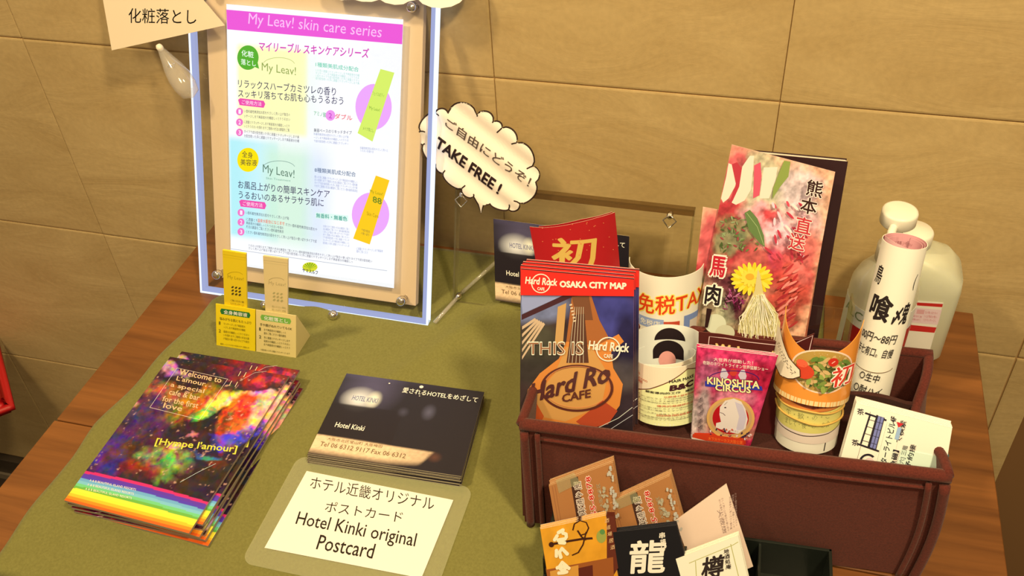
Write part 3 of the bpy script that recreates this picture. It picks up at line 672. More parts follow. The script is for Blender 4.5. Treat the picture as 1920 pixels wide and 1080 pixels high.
def pxfn(quadpx, base, items, warp=0.0, wf=0.02, grain=0.0, gf=0.1, tint=None):
    """picture function for raster(): items are soft spots given in photograph pixels of the flat print"""
    bl, br, tr, tl = [np.array(p, float) for p in quadpx]
    def fn(S, T):
        p = (1-S)[:, None]*(1-T)[:, None]*bl+S[:, None]*(1-T)[:, None]*br+S[:, None]*T[:, None]*tr+(1-S)[:, None]*T[:, None]*tl
        x = p[:, 0]+warp*(fbm(p[:, 0], p[:, 1], wf, 1)-0.5); y = p[:, 1]+warp*(fbm(p[:, 0], p[:, 1], wf, 2)-0.5)
        C = np.tile(np.asarray(base, float), (len(S), 1))
        for bx, by, rx, ry, rot, col, k in items:
            dx, dy = x-bx, y-by; a = dx*math.cos(rot)+dy*math.sin(rot); b = -dx*math.sin(rot)+dy*math.cos(rot)
            g = k*np.clip((1.3-np.sqrt((a/rx)**2+(b/ry)**2))/0.6, 0, 1)[:, None]; C = C*(1-g)+np.asarray(col)*g
        if grain: C = C*(1+grain*(fbm(p[:, 0], p[:, 1], gf, 5)-0.5)[:, None]*2)
        return np.clip(C, 0.003, 0.95)
    return fn

# ================================================================== skin care sachets on two little tent stands
def tent(name_lab, quad, paper, pill, pilltxt, head, dark, sach_quad, sach_lab, sach_col, emblem, seed):
    F0 = lean(-0.212, 8)
    fq = [F0.q(*p) for p in quad]
    t = thing('card_stand', name_lab, 'card stand', F0.P([[fq[0][0], 0, 0]])[0])
    def art(A):
        x0, y0 = quad[3]; dx = quad[2][0]-x0; dy = quad[2][1]-y0; H = quad[0][1]-y0; g = lambda s, v: (x0+dx*s, y0+dy*s+H*v)
        A.ppoly([g(.14, .09), g(.11, .15), g(.14, .22), g(.85, .22), g(.88, .15), g(.85, .09)], pill)
        A.ptext(pilltxt, *g(.2, .205), *g(.8, .205), 7.5, ap(235, 240, 180), bold=0.03)
        A.ptext(head, *g(.1, .36), *g(.9, .36), 5.5, dark, bold=0.02)
        A.ptext('1', *g(.08, .47), *g(.12, .47), 6, dark, bold=.02); A.pgreek(*g(.2, .46), *g(.75, .46), 4.5, dark, 12, 2, 0, 6.5, seed)
        A.ptext('2', *g(.08, .65), *g(.13, .65), 6, dark, bold=.02); A.pgreek(*g(.2, .64), *g(.85, .64), 4.5, dark, 14, 3, 0, 6.5, seed+3)
        A.pgreek(*g(.12, .93), *g(.85, .93), 3.5, dark, 20, 1, 0, 6, seed+7)
    sheet('front_face', None, None, F0, quad=fq, art=art, m=MATTE, paper=paper, parent=t, t=0.0006)
    # sloping back and the side gussets close the prism
    V = F0.P([[*q, -0.0006] for q in fq]); bl, br, tr, tl = V; bk = np.array([0, 0.036, 0]); b0 = np.array([bl[0]+0.001, bl[1], 0.0])+bk; b1 = np.array([br[0]+0.001, br[1], 0.0])+bk
    P = [tl, tr, b1, b0, tl+[0, .0006, -.0004], tr+[0, .0006, -.0004], b1-[0, .0006, 0], b0-[0, .0006, 0]]
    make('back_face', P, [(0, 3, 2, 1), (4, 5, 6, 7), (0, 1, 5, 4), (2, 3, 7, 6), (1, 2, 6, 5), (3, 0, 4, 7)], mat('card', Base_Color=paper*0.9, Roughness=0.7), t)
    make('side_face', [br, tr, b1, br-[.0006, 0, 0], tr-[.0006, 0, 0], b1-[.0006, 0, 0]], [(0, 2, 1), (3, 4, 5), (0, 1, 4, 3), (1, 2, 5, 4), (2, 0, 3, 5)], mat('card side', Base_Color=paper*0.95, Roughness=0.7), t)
    # the sachet standing in the slot
    G = lean(-0.2055, 4)
    sq = [G.q(*p) for p in sach_quad]
    def sart(A):
        x0, y0 = sach_quad[3]; dx = sach_quad[2][0]-x0; dy = sach_quad[2][1]-y0; H = sach_quad[0][1]-y0; g = lambda s, v: (x0+dx*s+(sach_quad[0][0]-x0)*v, y0+dy*s+H*v)
        A.pline([g(.02, .07), g(.98, .07)], 1.0, sach_col*0.7); A.pline([g(.02, .11), g(.98, .11)], 0.7, sach_col*0.8)
        A.ptext('My Leav!', *g(.18, .48), *g(.86, .48), 8, sach_col*0.5+emblem*0.2); A.pring(*g(.5, .40), 15, 7, .9, sach_col*0.55, a0=math.pi+.3, a1=2*math.pi-.3)
        for i in range(3):
            for j in range(3): A.pell(*g(.38+.15*j, .60+.055*i), 2.6, 1.6, emblem, rot=-.6, n=12)
        A.pgreek(*g(.28, .84), *g(.84, .84), 3.6, emblem, 7, 3, 0, 6, seed+9)
    o = sheet('sachet', sach_lab, 'sachet', G, quad=sq, art=sart, m=SATIN, paper=sach_col, t=0.0022, nx=6, ny=12)
    return t
YEL = ap(236, 200, 20); CRM = ap(226, 196, 110)
tent('yellow folded card stand with a green title pill, beside the cream one', [(406, 650), (478.5, 661), (478.5, 580.5), (404.5, 569.5)], YEL, ap(40, 110, 40), '全身美容液', '悩みがちな肌にもたっぷり', ap(120, 104, 20),
     [(421, 580), (463, 587), (461, 476), (417, 469)], 'bright yellow skin care sachet standing in the yellow card stand', ap(232, 194, 24), ap(70, 60, 20), 70)
tent('cream folded card stand with a light green title pill, before the lit panel', [(480.5, 661), (555, 674), (555, 592), (480, 581)], CRM, ap(120, 170, 60), '化粧落とし', '手や顔がぬれていてもOK', ap(90, 84, 40),
     [(498, 592), (539, 599), (539.5, 486), (493, 480)], 'pale cream skin care sachet standing in the cream card stand', ap(222, 192, 116), ap(176, 160, 90), 90)

# ================================================================== magazines
NM = 8; TM = 0.0026; ZM = 0.0022+NM*TM
MS = table_plane(ZM)
MQ = [(120.5, 938), (354, 1000), (542, 705), (319, 669)]
mq = [MS.q(*p) for p in MQ]
K0 = ap(44, 28, 34)
m_items = [(300, 690, 40, 14, .2, ap(190, 160, 170), .8), (250, 740, 34, 24, -.9, ap(170, 30, 20), .8), (240, 765, 18, 8, 0, ap(226, 200, 190), .8), (470, 700, 70, 26, .2, ap(150, 30, 34), .8), (500, 715, 30, 8, .3, ap(214, 60, 70), .6),
           (260, 800, 70, 40, -.7, ap(80, 46, 76), .8), (190, 870, 40, 26, -.8, ap(76, 40, 104), .8), (300, 850, 60, 24, .1, ap(70, 30, 24), .7), (370, 760, 60, 22, -.4, ap(170, 120, 20), .9), (400, 765, 46, 14, -.6, ap(230, 220, 70), 1), (425, 752, 26, 6, -.7, ap(250, 250, 150), 1), (300, 740, 36, 20, .2, ap(190, 110, 50), .55),
           (440, 790, 26, 50, .3, ap(226, 110, 24), .9), (470, 760, 40, 24, .3, ap(226, 80, 40), .8), (490, 745, 34, 10, .2, ap(250, 180, 150), .9), (480, 790, 20, 44, .5, ap(240, 200, 150), .8), (420, 820, 8, 30, .2, ap(196, 40, 20), .9), (436, 800, 6, 26, .5, ap(210, 50, 20), .8),
           (455, 830, 30, 14, -.2, ap(50, 60, 170), .9), (425, 838, 24, 8, 0, ap(60, 70, 190), .7), (300, 870, 40, 24, .2, ap(150, 170, 80), .75), (325, 850, 20, 8, 0, ap(200, 210, 130), .8), (300, 900, 24, 12, .4, ap(96, 140, 60), .7), (380, 865, 30, 8, 0, ap(40, 120, 130), .8), (250, 880, 30, 20, .1, ap(120, 40, 30), .7), (205, 905, 20, 8, .2, ap(150, 30, 70), .7), (400, 880, 26, 10, .1, ap(90, 30, 26), .8), (365, 825, 10, 5, 0, ap(220, 120, 130), .7)]
mfn0 = pxfn(MQ, K0, m_items, warp=46, wf=0.03, grain=0.75, gf=0.09)
STR = [ap(228, 92, 28), ap(240, 132, 30), ap(248, 180, 40), ap(252, 214, 50), ap(246, 216, 56), ap(104, 168, 60), ap(110, 190, 110), ap(120, 180, 205), ap(104, 160, 214), ap(80, 56, 150), ap(92, 50, 140), ap(206, 40, 92)]
def mag_fn(S, T):
    C = mfn0(S, T)
    hz = noise(S*6, T*6, 7.0, 3); h1 = fbm(S+.3*fbm(S, T, 9, 4), T*1.4, 16, 8, 4); h2 = fbm(S, T*1.4+.2*fbm(S, T, 12, 2), 19, 11, 4); cc = np.stack([np.clip(h1*2.4-.35, .15, 2.2), np.clip(h2*2.2-.35, .12, 1.9), np.clip((1.6-h1-h2)*1.7-.1, .15, 2.0)], 1); C = C*cc*1.1; sp = np.clip((fbm(S, T*1.4, 34, 8, 3)-0.74)*12, 0, 1)*(T > .2); C = C*(1-sp[:, None]*.5)+sp[:, None]*.5*np.array(ap(230, 170, 130))
    top = 0.178+0.012*np.sin(S*3.0+0.4); k = T/top*len(STR); on_ = T < top
    idx = np.clip(k.astype(int), 0, len(STR)-1); A_ = np.array(STR)[idx]
    return np.where(on_[:, None], A_, C)
def mag_art(A):
    A.pline([(332, 690), (427, 711), (374, 787), (281, 764)], 1.0, ap(222, 196, 160), True)
    for i, s in enumerate(('Welcome to', "L'amour,", 'a special', 'cafe & bar', 'for the first', 'love')):
        x = 336-i*8.3; y = 701+i*12.6; ww = (78, 56, 62, 56, 66, 34)[i]; x += (0, 3, 0, 6, 2, 12)[i]
        A.ptext(s, x-1, y+1, x+ww, y+ww*.21+1, 10, ap(226, 180, 120), sl=3.5, bold=0.01)
    A.ptext("[Hympe l'amour]", 289, 838, 442, 853, 17, ap(206, 196, 60), sl=4, bold=0.02, shear=0.1)
    for i in range(3): A.ptext('A & B BEAUTIFUL ISLAND RESORTS', 168-i*4, 903+i*8, 255-i*4, 921+i*8, 4, ap(250, 226, 220), sl=1)
    A.pline([(338, 905), (372, 886), (405, 870)], 0.9, ap(190, 200, 190))
    for x, y in ((447, 706), (457, 708), (430, 724), (441, 726)): A.pline([(x, y), (x+5, y-9)], 1.3, ap(230, 200, 140))
    A.pline([(450, 715), (478, 700), (500, 697)], .8, ap(200, 170, 150))
mag = sheet('magazine', 'dark colourful magazine with rainbow stripes, topmost of its stack', 'magazine', MS, quad=mq, art=mag_art, m=GLOSS, nx=170, ny=250, raster=mag_fn, t=TM, group='magazines in the stack on the green cloth', back=(.5, .45, .4), edge=(.30, .26, .22))
bm_off = [(0.0055, 0.0125, 0.0), (0.0045, 0.002, math.pi+.012), (0.007, 0.004, -0.012), (0.0075, 0.001, math.pi), (0.0085, 0.004, 0.01), (0.0095, 0.000, math.pi-.015), (0.011, 0.002, 0.008)]
mlab = ['dark colourful magazine second from the top, its title edge poking out behind the top one', 'third magazine down, its rainbow end turned to the back right', 'fourth magazine down in the colourful stack', 'fifth magazine down in the colourful stack', 'third magazine from the bottom of the colourful stack', 'second magazine from the bottom of the colourful stack', 'bottom magazine of the colourful stack, lying on the green cloth']
for i, (dx, dy, rz) in enumerate(bm_off): copy_thing(mag, mlab[i], (dx, dy, -(i+1)*TM-0.00035), rz)
mag.location.z += 0.0001

# ================================================================== postcards
def post_items(): return None
def post_fn(S, T):
    C = np.tile(ap(30, 24, 26), (len(S), 1))
    def mx(w_, c):
        nonlocal C; w_ = np.clip(w_, 0, 1)[:, None]; C = C*(1-w_)+np.asarray(c)*w_
    mx(np.clip(1.2-np.hypot((S-.22)/.22, (T-.86)/.30), 0, 1)*.7, ap(88, 78, 92)); mx(np.clip(1.3-np.hypot((S-.17)/.11, (T-.70)/.13), 0, 1), ap(214, 204, 208)); mx(np.clip(1.2-np.hypot((S-.27)/.05, (T-.72)/.10), 0, 1), ap(235, 228, 225))
    mx((T < .62)*1.0*(S < .5)*np.clip((.64-T)*30, 0, 1)*.95, ap(28, 20, 22))
    mx(np.clip(1.1-np.hypot((S-.67)/.05, (T-.66)/.10), 0, 1)*.5, ap(110, 104, 110)); mx(np.clip(1.1-np.hypot((S-.50)/.04, (T-.62)/.06), 0, 1)*.4, ap(90, 84, 90))
    mx(np.clip((T-.93)*8, 0, 1)*np.clip(1-S*1.3, 0, 1)*.5, ap(100, 90, 110))
    edge_t = 0.235-0.02*S; lo = 0.0+np.clip((S-.45), 0, 1)**2*.5
    w_ = np.clip((edge_t-T)*60, 0, 1)*np.clip((T-lo)*14, 0, 1)*np.clip((.80-S-(.22-T)*.4)*40, 0, 1); g = fbm(S, T, 60, 2)[:, None]*.5+.72
    C = C*(1-w_[:, None])+w_[:, None]*(np.array(ap(232, 190, 130))*(1-np.clip(S-.45, 0, 1)[:, None]*.9))*g
    mx(np.clip(1.1-np.hypot((S-.80)/.05, (T-.16)/.06), 0, 1)*.6, ap(110, 64, 40))
    return np.clip(C, .004, .92)
def post_art(A, q):             # q = the card's bl, br, tr, tl on the surface
    bl, br, tr, tl = [np.array(p) for p in q]; g = lambda s, v: bl*(1-s)*(1-v)+br*s*(1-v)+tr*s*v+tl*(1-s)*v
    def tx(st, s0, s1, v, h, c, **k): A.text(st, g(s0, v), g(s1, v), g(s0, v+h), c, **k)
    tx('愛されるHOTELをめざして', .44, .97, .855, .07, ap(236, 224, 200), bold=.012)
    tx('HOTEL KINKI', .12, .30, .68, .06, ap(110, 106, 120), bold=.01)
    tx('Hotel Kinki', .09, .29, .335, .06, ap(240, 230, 214), bold=.01)
    tx('大阪市北区堂山町 大阪梅田', .08, .45, .175, .035, ap(120, 90, 50)); tx('Tel 06 6312 9117 Fax 06 6312', .05, .62, .10, .05, ap(112, 84, 46)); 
    for s, v, r in ((.33, .945, .006), (.56, .955, .014), (.57, .84, .004)): A.ell(*g(s, v), r*.145, r*.145*.9, ap(246, 240, 230))
NP = 14; TP = 0.00108; ZP = 0.0018+NP*TP
CSf = table_plane(ZP)
PQ = [(577, 850), (865, 893), (908, 735), (650, 700)]; pq2 = [CSf.q(*p) for p in PQ]
pc = sheet('postcard', 'black hotel postcard with white lettering, topmost of its stack', 'postcard', CSf, quad=pq2, art=lambda A: post_art(A, pq2), m=SATIN, nx=130, ny=90, raster=post_fn, t=TP*0.93, group='hotel postcards in the stack', edge=(.42, .38, .3))
for i in range(1, NP):
    copy_thing(pc, ('hotel postcard directly under the top one in the postcard stack' if i == 1 else 'bottom hotel postcard of the stack, lying on the green cloth' if i == NP-1 else ('third', 'fourth', 'fifth', 'sixth', 'seventh', 'eighth', 'ninth', 'tenth', 'eleventh', 'twelfth', 'thirteenth')[i-2]+' postcard from the top of the hotel postcard stack'),
               (random.uniform(-.0012, .0012)-(0.0015 if i > 4 else 0), random.uniform(-.0012, .0012), -i*TP-0.0004), random.uniform(-.008, .008))
# one standing in the clear stand
UP2 = Flat(HS.O+HS.n*0.0042, HS.u, HS.v)
uq = [UP2.q(*p) for p in ((929, 563), (1176, 600), (1180, 443), (925, 410))]
sheet('postcard', 'black hotel postcard standing upright against the clear acrylic stand', 'postcard', UP2, quad=uq, art=lambda A: post_art(A, uq), m=SATIN, nx=110, ny=80, raster=post_fn, t=0.0006, edge=(.5, .45, .35))

# ================================================================== laminated sign
LS = table_plane(0.0034)
lx0, ly1 = on(560, 853, .0034)[:2]; lx1 = on(890, 909, .0034)[0]; ly0 = -0.4560
lam = thing('laminated_sign', 'clear laminated sign reading Hotel Kinki original Postcard, before the postcard stack', 'sign', ((lx0+lx1)/2, (ly0+ly1)/2, 0.0026))
def rr(x0, y0, x1, y1, r, n=6):
    P = []
    for cx, cy, a in ((x1-r, y0+r, -90), (x1-r, y1-r, 0), (x0+r, y1-r, 90), (x0+r, y0+r, 180)):
        for i in range(n+1): t = math.radians(a+90*i/n); P.append((cx+r*math.cos(t), cy+r*math.sin(t)))
    return P
o = sheet('film', 'clear plastic film border', None, table_plane(0.0031), poly=rr(lx0, ly0, lx1, ly1, 0.011), m=FILM, t=0.0005, parent=lam)
def lam_art(A):
    A.ptext('ホテル近畿オリジナル', 580, 916, 813, 958, 24, BLACK, sl=5); A.ptext('ポストカード', 608, 959, 753, 980, 20, BLACK, sl=5)
    A.ptext('Hotel Kinki original', 551, 990, 776, 1033, 32, BLACK, sl=6, shear=0.12, bold=0.006); A.ptext('Postcard', 592, 1030, 698, 1048, 28, BLACK, sl=5, shear=0.12, bold=0.006)
lq = [LS.q(*p) for p in ((496, 1027), (790, 1084), (850, 937.5), (575, 883))]
sheet('paper', 'cream paper printed in black', None, LS, quad=lq, art=lam_art, m=SATIN, paper=ap(252, 242, 200), t=0.0002, parent=lam)

# ================================================================== felt basket
ZB = 0.128
FL = on(974, 790, ZB); FR = on(1786, 890, ZB); BR = on(1752, 660, ZB); bu = nrm((FR-FL)*[1, 1, 0]); bv = np.array([-bu[1], bu[0], 0]); BW = (FR-FL)@bu; BD = (BR-FR)@bv
bask = thing('felt_basket', 'dark brown felt storage basket packed with leaflets on the right of the table', 'basket', [*(FL+bu*BW/2+bv*BD/2)[:2], 0.0016])
def bp(s, d, z): return np.array([*(FL[:2]), 0])+bu[:3]*[1, 1, 0]*s+bv*d+np.array([0, 0, z])
def wallgrid(name, fn, nx, nz, th, nrmv, m, label=None):
    """felt wall: fn(s,t) gives the outer surface, th thickness inwards along nrmv"""
    V = []; F = []
    for k in (0, 1):
        for j in range(nz):
            for i in range(nx): V.append(np.array(fn(i/(nx-1), j/(nz-1)))+np.asarray(nrmv)*th*k)
    N = nx*nz
    for j in range(nz-1):
        for i in range(nx-1): a = j*nx+i; F += [(a, a+1, a+nx+1, a+nx), (N+a, N+a+nx, N+a+nx+1, N+a+1)]
    bd = [i for i in range(nx)]+[j*nx+nx-1 for j in range(1, nz)]+[(nz-1)*nx+i for i in range(nx-2, -1, -1)]+[j*nx for j in range(nz-2, 0, -1)]
    for i in range(len(bd)): a, b = bd[i], bd[(i+1) % len(bd)]; F.append((a, N+a, N+b, b))
    o = make(name, V, F, m, bask, smooth=True)
    e = o.modifiers.new('edge', 'EDGE_SPLIT'); e.split_angle = math.radians(50)
    if label: o['label'] = label
    return o
sag = lambda s: -0.0028*math.sin(math.pi*s)
wallgrid('front_panel', lambda s, t: bp(BW*s, -0.002*math.sin(math.pi*s)*math.sin(math.pi*t)-0.006*(1-t)+0.001*math.sin(s*9), 0.0018+(ZB-0.010)*t), 50, 16, 0.005, bv, FELT)
wallgrid('back_panel', lambda s, t: bp(BW*s, BD-0.005-0.004*math.sin(math.pi*t), 0.0018+(ZB-0.002)*t), 30, 10, 0.005, bv, FELT)
wallgrid('side_panel', lambda s, t: bp(0.0035*math.sin(math.pi*s)-0.003*(1-t), BD*s, 0.0018+(ZB-0.004)*t), 20, 12, 0.005, bu, FELT)
dip = lambda s: (0.014*math.exp(-((s-.52)/.26)**2), 0.016*math.exp(-((s-.52)/.26)**2))
wallgrid('side_panel', lambda s, t: bp(BW-0.005-dip(s)[0]*t**1.5+0.007*math.sin(math.pi*s)*math.sin(math.pi*t), BD*s, 0.0018+(ZB-0.003-dip(s)[1])*t), 24, 12, 0.005, bu, FELT)
bm = bmesh.new(); c = [bp(0.003, 0.0, 0.0018), bp(BW-0.003, 0.0, 0.0018), bp(BW-0.003, BD-.003, 0.0018), bp(0.003, BD-.003, 0.0018)]
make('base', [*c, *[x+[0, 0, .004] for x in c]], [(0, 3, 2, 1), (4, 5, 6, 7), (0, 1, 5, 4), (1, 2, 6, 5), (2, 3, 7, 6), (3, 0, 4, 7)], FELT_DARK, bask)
# raised lining of the front compartment and the two dividers
d1 = 0.078
c = [bp(0.006, 0.0065, 0.006), bp(BW-0.012, 0.0065, 0.006), bp(BW-0.012, d1, 0.006), bp(0.006, d1, 0.006)]
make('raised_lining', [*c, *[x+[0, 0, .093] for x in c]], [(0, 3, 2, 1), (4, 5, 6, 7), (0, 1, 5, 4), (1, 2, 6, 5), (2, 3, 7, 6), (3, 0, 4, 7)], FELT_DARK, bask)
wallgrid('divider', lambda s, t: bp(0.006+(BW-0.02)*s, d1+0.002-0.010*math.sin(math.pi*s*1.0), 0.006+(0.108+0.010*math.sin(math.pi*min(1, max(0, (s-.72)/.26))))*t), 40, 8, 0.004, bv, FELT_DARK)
# folded rim along the front and round the corners, and the raised corner seams
def strip(name, pts, r, m=FELT, flat=1.0):
    V, F = tube(pts, r, 12); o = make(name, V, F, m, bask, smooth=True); return o
strip('rim_binding', [bp(BW*s, 0.0015, ZB-0.0045+sag(s)*.35) for s in np.linspace(0.0, 1.0, 40)], 0.0052)
strip('rim_binding', [bp(0.001+0.0035*math.sin(math.pi*s), BD*s, ZB-0.003) for s in np.linspace(0, 1, 20)], 0.0040)
strip('rim_binding', [bp(BW*s, BD-0.002, ZB-0.001) for s in np.linspace(0, 1, 30)], 0.0040)
strip('rim_binding', [bp(BW-0.002-dip(s)[0], BD*s, ZB-0.002-dip(s)[1]) for s in np.linspace(0, 1, 24)], 0.0040)
strip('front_seam', [bp(BW*s, -0.0012-0.0018*math.sin(math.pi*s), ZB-0.0165+sag(s)*.35) for s in np.linspace(0.05, 0.955, 40)], 0.0016)
for s0 in (0.045, 0.012):
    strip('corner_seam', [bp(BW*s0+0.002*(1-t), -0.0030-0.0058*(1-t), 0.003+(ZB-0.013)*t) for t in np.linspace(0, 1, 16)], 0.0023 if s0 > .02 else 0.0036)
for s0 in (0.955, 0.990):
    strip('corner_seam', [bp(BW*s0+0.004*math.sin(math.pi*t), -0.0030-0.0058*(1-t), 0.003+(ZB-0.013)*t) for t in np.linspace(0, 1, 16)], 0.0023 if s0 < .98 else 0.0040)
ZL = 0.0995     # height on which the leaflets of the front compartment stand

# ------------------------------------------------------------------ city maps
HL = lean(-0.3215, 17, 3.0, x0=-0.115, z0=ZL)
HQ = [(975, 800), (1187, 812), (1189, 522), (977, 503)]
ORG = ap(214, 128, 50)
h_items = [(1010, 575, 60, 26, -.1, ap(120, 124, 140), .9), (1140, 590, 60, 60, 0, ap(62, 62, 118), .9), (1175, 640, 22, 60, 0, ap(30, 24, 50), .9), (1010, 640, 40, 40, 0, ap(72, 66, 44), .9), (1010, 690, 50, 30, 0, ap(50, 44, 34), .8),
           (1150, 760, 60, 60, 0, ap(52, 40, 40), .9), (1165, 700, 40, 30, 0, ap(84, 74, 64), .6), (1130, 800, 60, 20, 0, ap(40, 30, 28), .9)]
h_fn = pxfn(HQ, ap(60, 42, 36), h_items, grain=.4, gf=.04)
def hr_logo(A, x, y, s, c, cafe=True, sl=.07):
    A.pring(x, y+2*s, 18*s, 18*s, 2.0*s, c); 
    A.ptext('Hard Rock', x-31*s, y+4*s-1.5*s, x+31*s, y+4*s+3*s, 14*s, c, bold=.03, shear=.12)
    if cafe: A.ptext('CAFE', x-7*s, y+15*s, x+7*s, y+16*s, 6*s, c, bold=.03)
def hr_art(A):
    # guitar front of the cafe building
    W_ = ap(190, 186, 170)
    A.ppoly([(978, 590), (978, 600), (1075, 556), (1100, 552), (1060, 552)], ap(70, 34, 34)); A.ppoly([(1030, 552), (1060, 552), (980, 588), (978, 570), (978, 552)], ap(150, 152, 168))
    for i in range(5): A.ppoly([(979+i*0, 612+i*14), (979, 618+i*14), (1006+i*4, 600+i*2), (1003+i*4, 596+i*2)], ap(206, 170, 120))
    A.ppoly([(1046, 575), (1062, 568), (1056, 640), (1040, 648)], ap(200, 150, 80))
    A.ppoly([(1072, 558), (1108, 552), (1124, 600), (1140, 630), (1150, 720), (1050, 720), (1062, 640)], ap(168, 96, 42))
    A.ppoly([(1072, 556), (1104, 552), (1112, 600), (1082, 600)], ap(120, 72, 40))
    body = [(1062, 640), (1048, 672), (1012, 700), (990, 730), (980, 770), (978, 800), (1100, 806), (1140, 790), (1162, 760), (1168, 720), (1150, 690), (1146, 660), (1170, 640), (1160, 626), (1134, 640), (1118, 648)]
    A.ppoly(body, ORG)
    A.ppoly([(1062, 650), (1110, 652), (1140, 700), (1128, 760), (1060, 790), (1010, 780), (1006, 740), (1040, 700)], ap(206, 146, 70)); A.ppoly([(978, 770), (1000, 745), (1020, 780), (1010, 802), (978, 800)], ap(196, 84, 34)); A.ppoly([(1080, 790), (1130, 750), (1158, 770), (1140, 795), (1100, 804)], ap(176, 70, 36))
    A.ppoly([(1076, 590), (1096, 588), (1104, 680), (1062, 680)], ap(90, 52, 32))
    for i in range(5): A.pline([(1078+i*4, 575), (1066+i*7, 680)], .9, ap(214, 190, 140))
    for i in range(6): A.ppoly([(1068+i*1.5, 570+i*6), (1073+i*1.5, 569+i*6), (1073+i*1.5, 572+i*6), (1068+i*1.5, 573+i*6)], ap(220, 190, 140))
    A.pring(1082, 727, 66, 42, 5, ap(92, 44, 30)); A.pring(1082, 725, 62, 39, 1.2, ap(214, 130, 70))
    A.ptext('Hard Ro', 992, 756, 1142, 716, 36, ap(84, 44, 36), bold=.03, shear=.15); A.ptext('CAFE', 1054, 754, 1108, 744, 16, ap(96, 50, 34), bold=.03)
    A.ptext('THIS IS', 989, 665, 1095, 665, 26, ap(236, 226, 206), bold=.03); A.ptext('THIS IS', 990.5, 663, 1093.5, 663, 22, ap(150, 96, 56), bold=-.004)
    hr_logo(A, 1141, 651, 1.22, ap(250, 240, 220))
    A.pline([(1186, 762), (1160, 782), (1120, 801)], 1.1, ap(220, 214, 200)); A.pline([(1187, 776), (1165, 790), (1145, 803)], 1.0, ap(200, 194, 180))
    A.ppoly([(977, 503.5), (1189, 522.5), (1189, 554), (977, 552)], ap(226, 42, 28))
    hr_logo(A, 1015, 528, .96, ap(252, 236, 220)); A.ptext('OSAKA CITY MAP', 1050, 537, 1175, 541, 12.5, ap(252, 236, 214), bold=.05)
hq = [HL.q(*p) for p in HQ]
mp0 = sheet('city_map', 'red-topped city map with a guitar photo, frontmost of its stack in the basket', 'map', HL, quad=hq, art=hr_art, m=GLOSS, nx=100, ny=140, raster=h_fn, t=0.0014, group='city maps in the basket', edge=ap(235, 150, 120))
for i in range(1, 4):
    copy_thing(mp0, ('second city map, its edge showing above the front one', 'third city map in the stack at the basket\'s front left', 'rearmost city map of the stack, behind the other three')[i-1], HL.n*-0.0022*i+HL.v*0.0019*i*(1 if i < 3 else .9)+HL.u*(-0.0006, 0.0006, 0.0030)[i-1])

# ------------------------------------------------------------------ red card behind the maps
T_ = onY(1074, 402, -0.166); RS = Roll(onY(1085, 640, -0.196), T_, 0.062)
RP = [(993, 425), (1020, 427), (1050, 424), (1085, 417), (1120, 408), (1153, 398), (1158, 450), (1166, 545), (1010, 545), (1003, 480)]
def red_art(A):
    Gd = ap(206, 164, 70)
    A.ptext('初', 1034, 503, 1118, 500, 58, Gd, bold=.035)
    for i in range(26):
        x = 1000+random.random()*150; y = 425+random.random()*70-(x-1000)*.1; A.pell(x, y, 1.1, .9, ap(214, 110, 60), n=8)
def red_outline(P): return [RS.q(*p) for p in P]
sheet('red_card', 'red card with a gold brush character, behind the city maps', 'card', RS, poly=red_outline(RP), art=red_art, m=SATIN, paper=ap(168, 20, 22), t=0.0004, edge=ap(226, 190, 140), back=(.6, .5, .4))
RS2 = Roll(np.array(RS.O)+[0.001, 0.003, 0.0], T_+np.array([0.001, 0.003, 0.0]), 0.062)
sheet('red_card', 'rear red card, only a sliver showing behind the gold-lettered one', 'card', RS2, poly=[RS2.q(*p) for p in [(1010, 424), (1050, 420), (1090, 411), (1148, 397), (1152, 450), (1160, 545), (1020, 545)]], m=SATIN, paper=ap(150, 18, 20), t=0.0004, edge=ap(226, 190, 140))

# ------------------------------------------------------------------ rolled leaflets
def axis_px(bot_front, zb, R, top_c, dy):      # upright roll from its front foot point and the pixel of its top centre
    b = on(*bot_front, zb); O = b+np.array([0, R, 0]); T = onY(top_c[0], top_c[1], O[1]+dy); return O, T
# tax-free leaflet (open half roll)
TO = onY(1243, 740, -0.214); TT = onY(1250, 486, -0.188); TR_ = 0.0325
TX = Roll(TO, TT, TR_)
hT = np.linalg.norm(TT-TO)
tq = [(-1.62*TR_, 0), (1.45*TR_, 0), (1.45*TR_, hT), (-1.62*TR_, hT)]
def tax_art(A):
    o_ = 1.45*TR_
    A.text('免税TAX', (-0.026, hT-0.040), (0.046, hT-0.034), (-0.026, hT-0.019), ap(248, 220, 90), bold=.09)
    A.text('免税TAX', (-0.0252, hT-0.0392), (0.0452, hT-0.0332), (-0.0252, hT-0.0198), ap(222, 66, 16), bold=.03)
    A.rect(-0.024, hT-0.052, 0.000, hT-0.042, ap(150, 160, 168)); A.rect(0.000, hT-0.050, 0.014, hT-0.044, ap(190, 70, 40)); A.text('免税店', (-0.022, hT-0.050), (-0.003, hT-0.050), (-0.022, hT-0.044), ap(240, 236, 220), bold=.02)
    A.rect(0.018, hT-0.075, 0.040, hT-0.040, ap(120, 136, 160)); A.rect(0.024, hT-0.070, 0.034, hT-0.046, ap(210, 190, 150))
    for i in range(8): A.rect(-0.044, hT-0.030-i*0.0035, -0.034, hT-0.0288-i*0.0035, ap(150, 130, 100))
    A.text('土産', (-0.046, hT-0.078), (-0.034, hT-0.076), (-0.046, hT-0.055), ap(196, 40, 30), bold=.03)
sheet('tax_free_leaflet', 'white curled leaflet with orange tax-free lettering, behind the hair salon leaflets', 'leaflet', TX, quad=tq, art=tax_art, m=SATIN, nx=40, ny=4, t=0.0005, paper=ap(240, 226, 190))
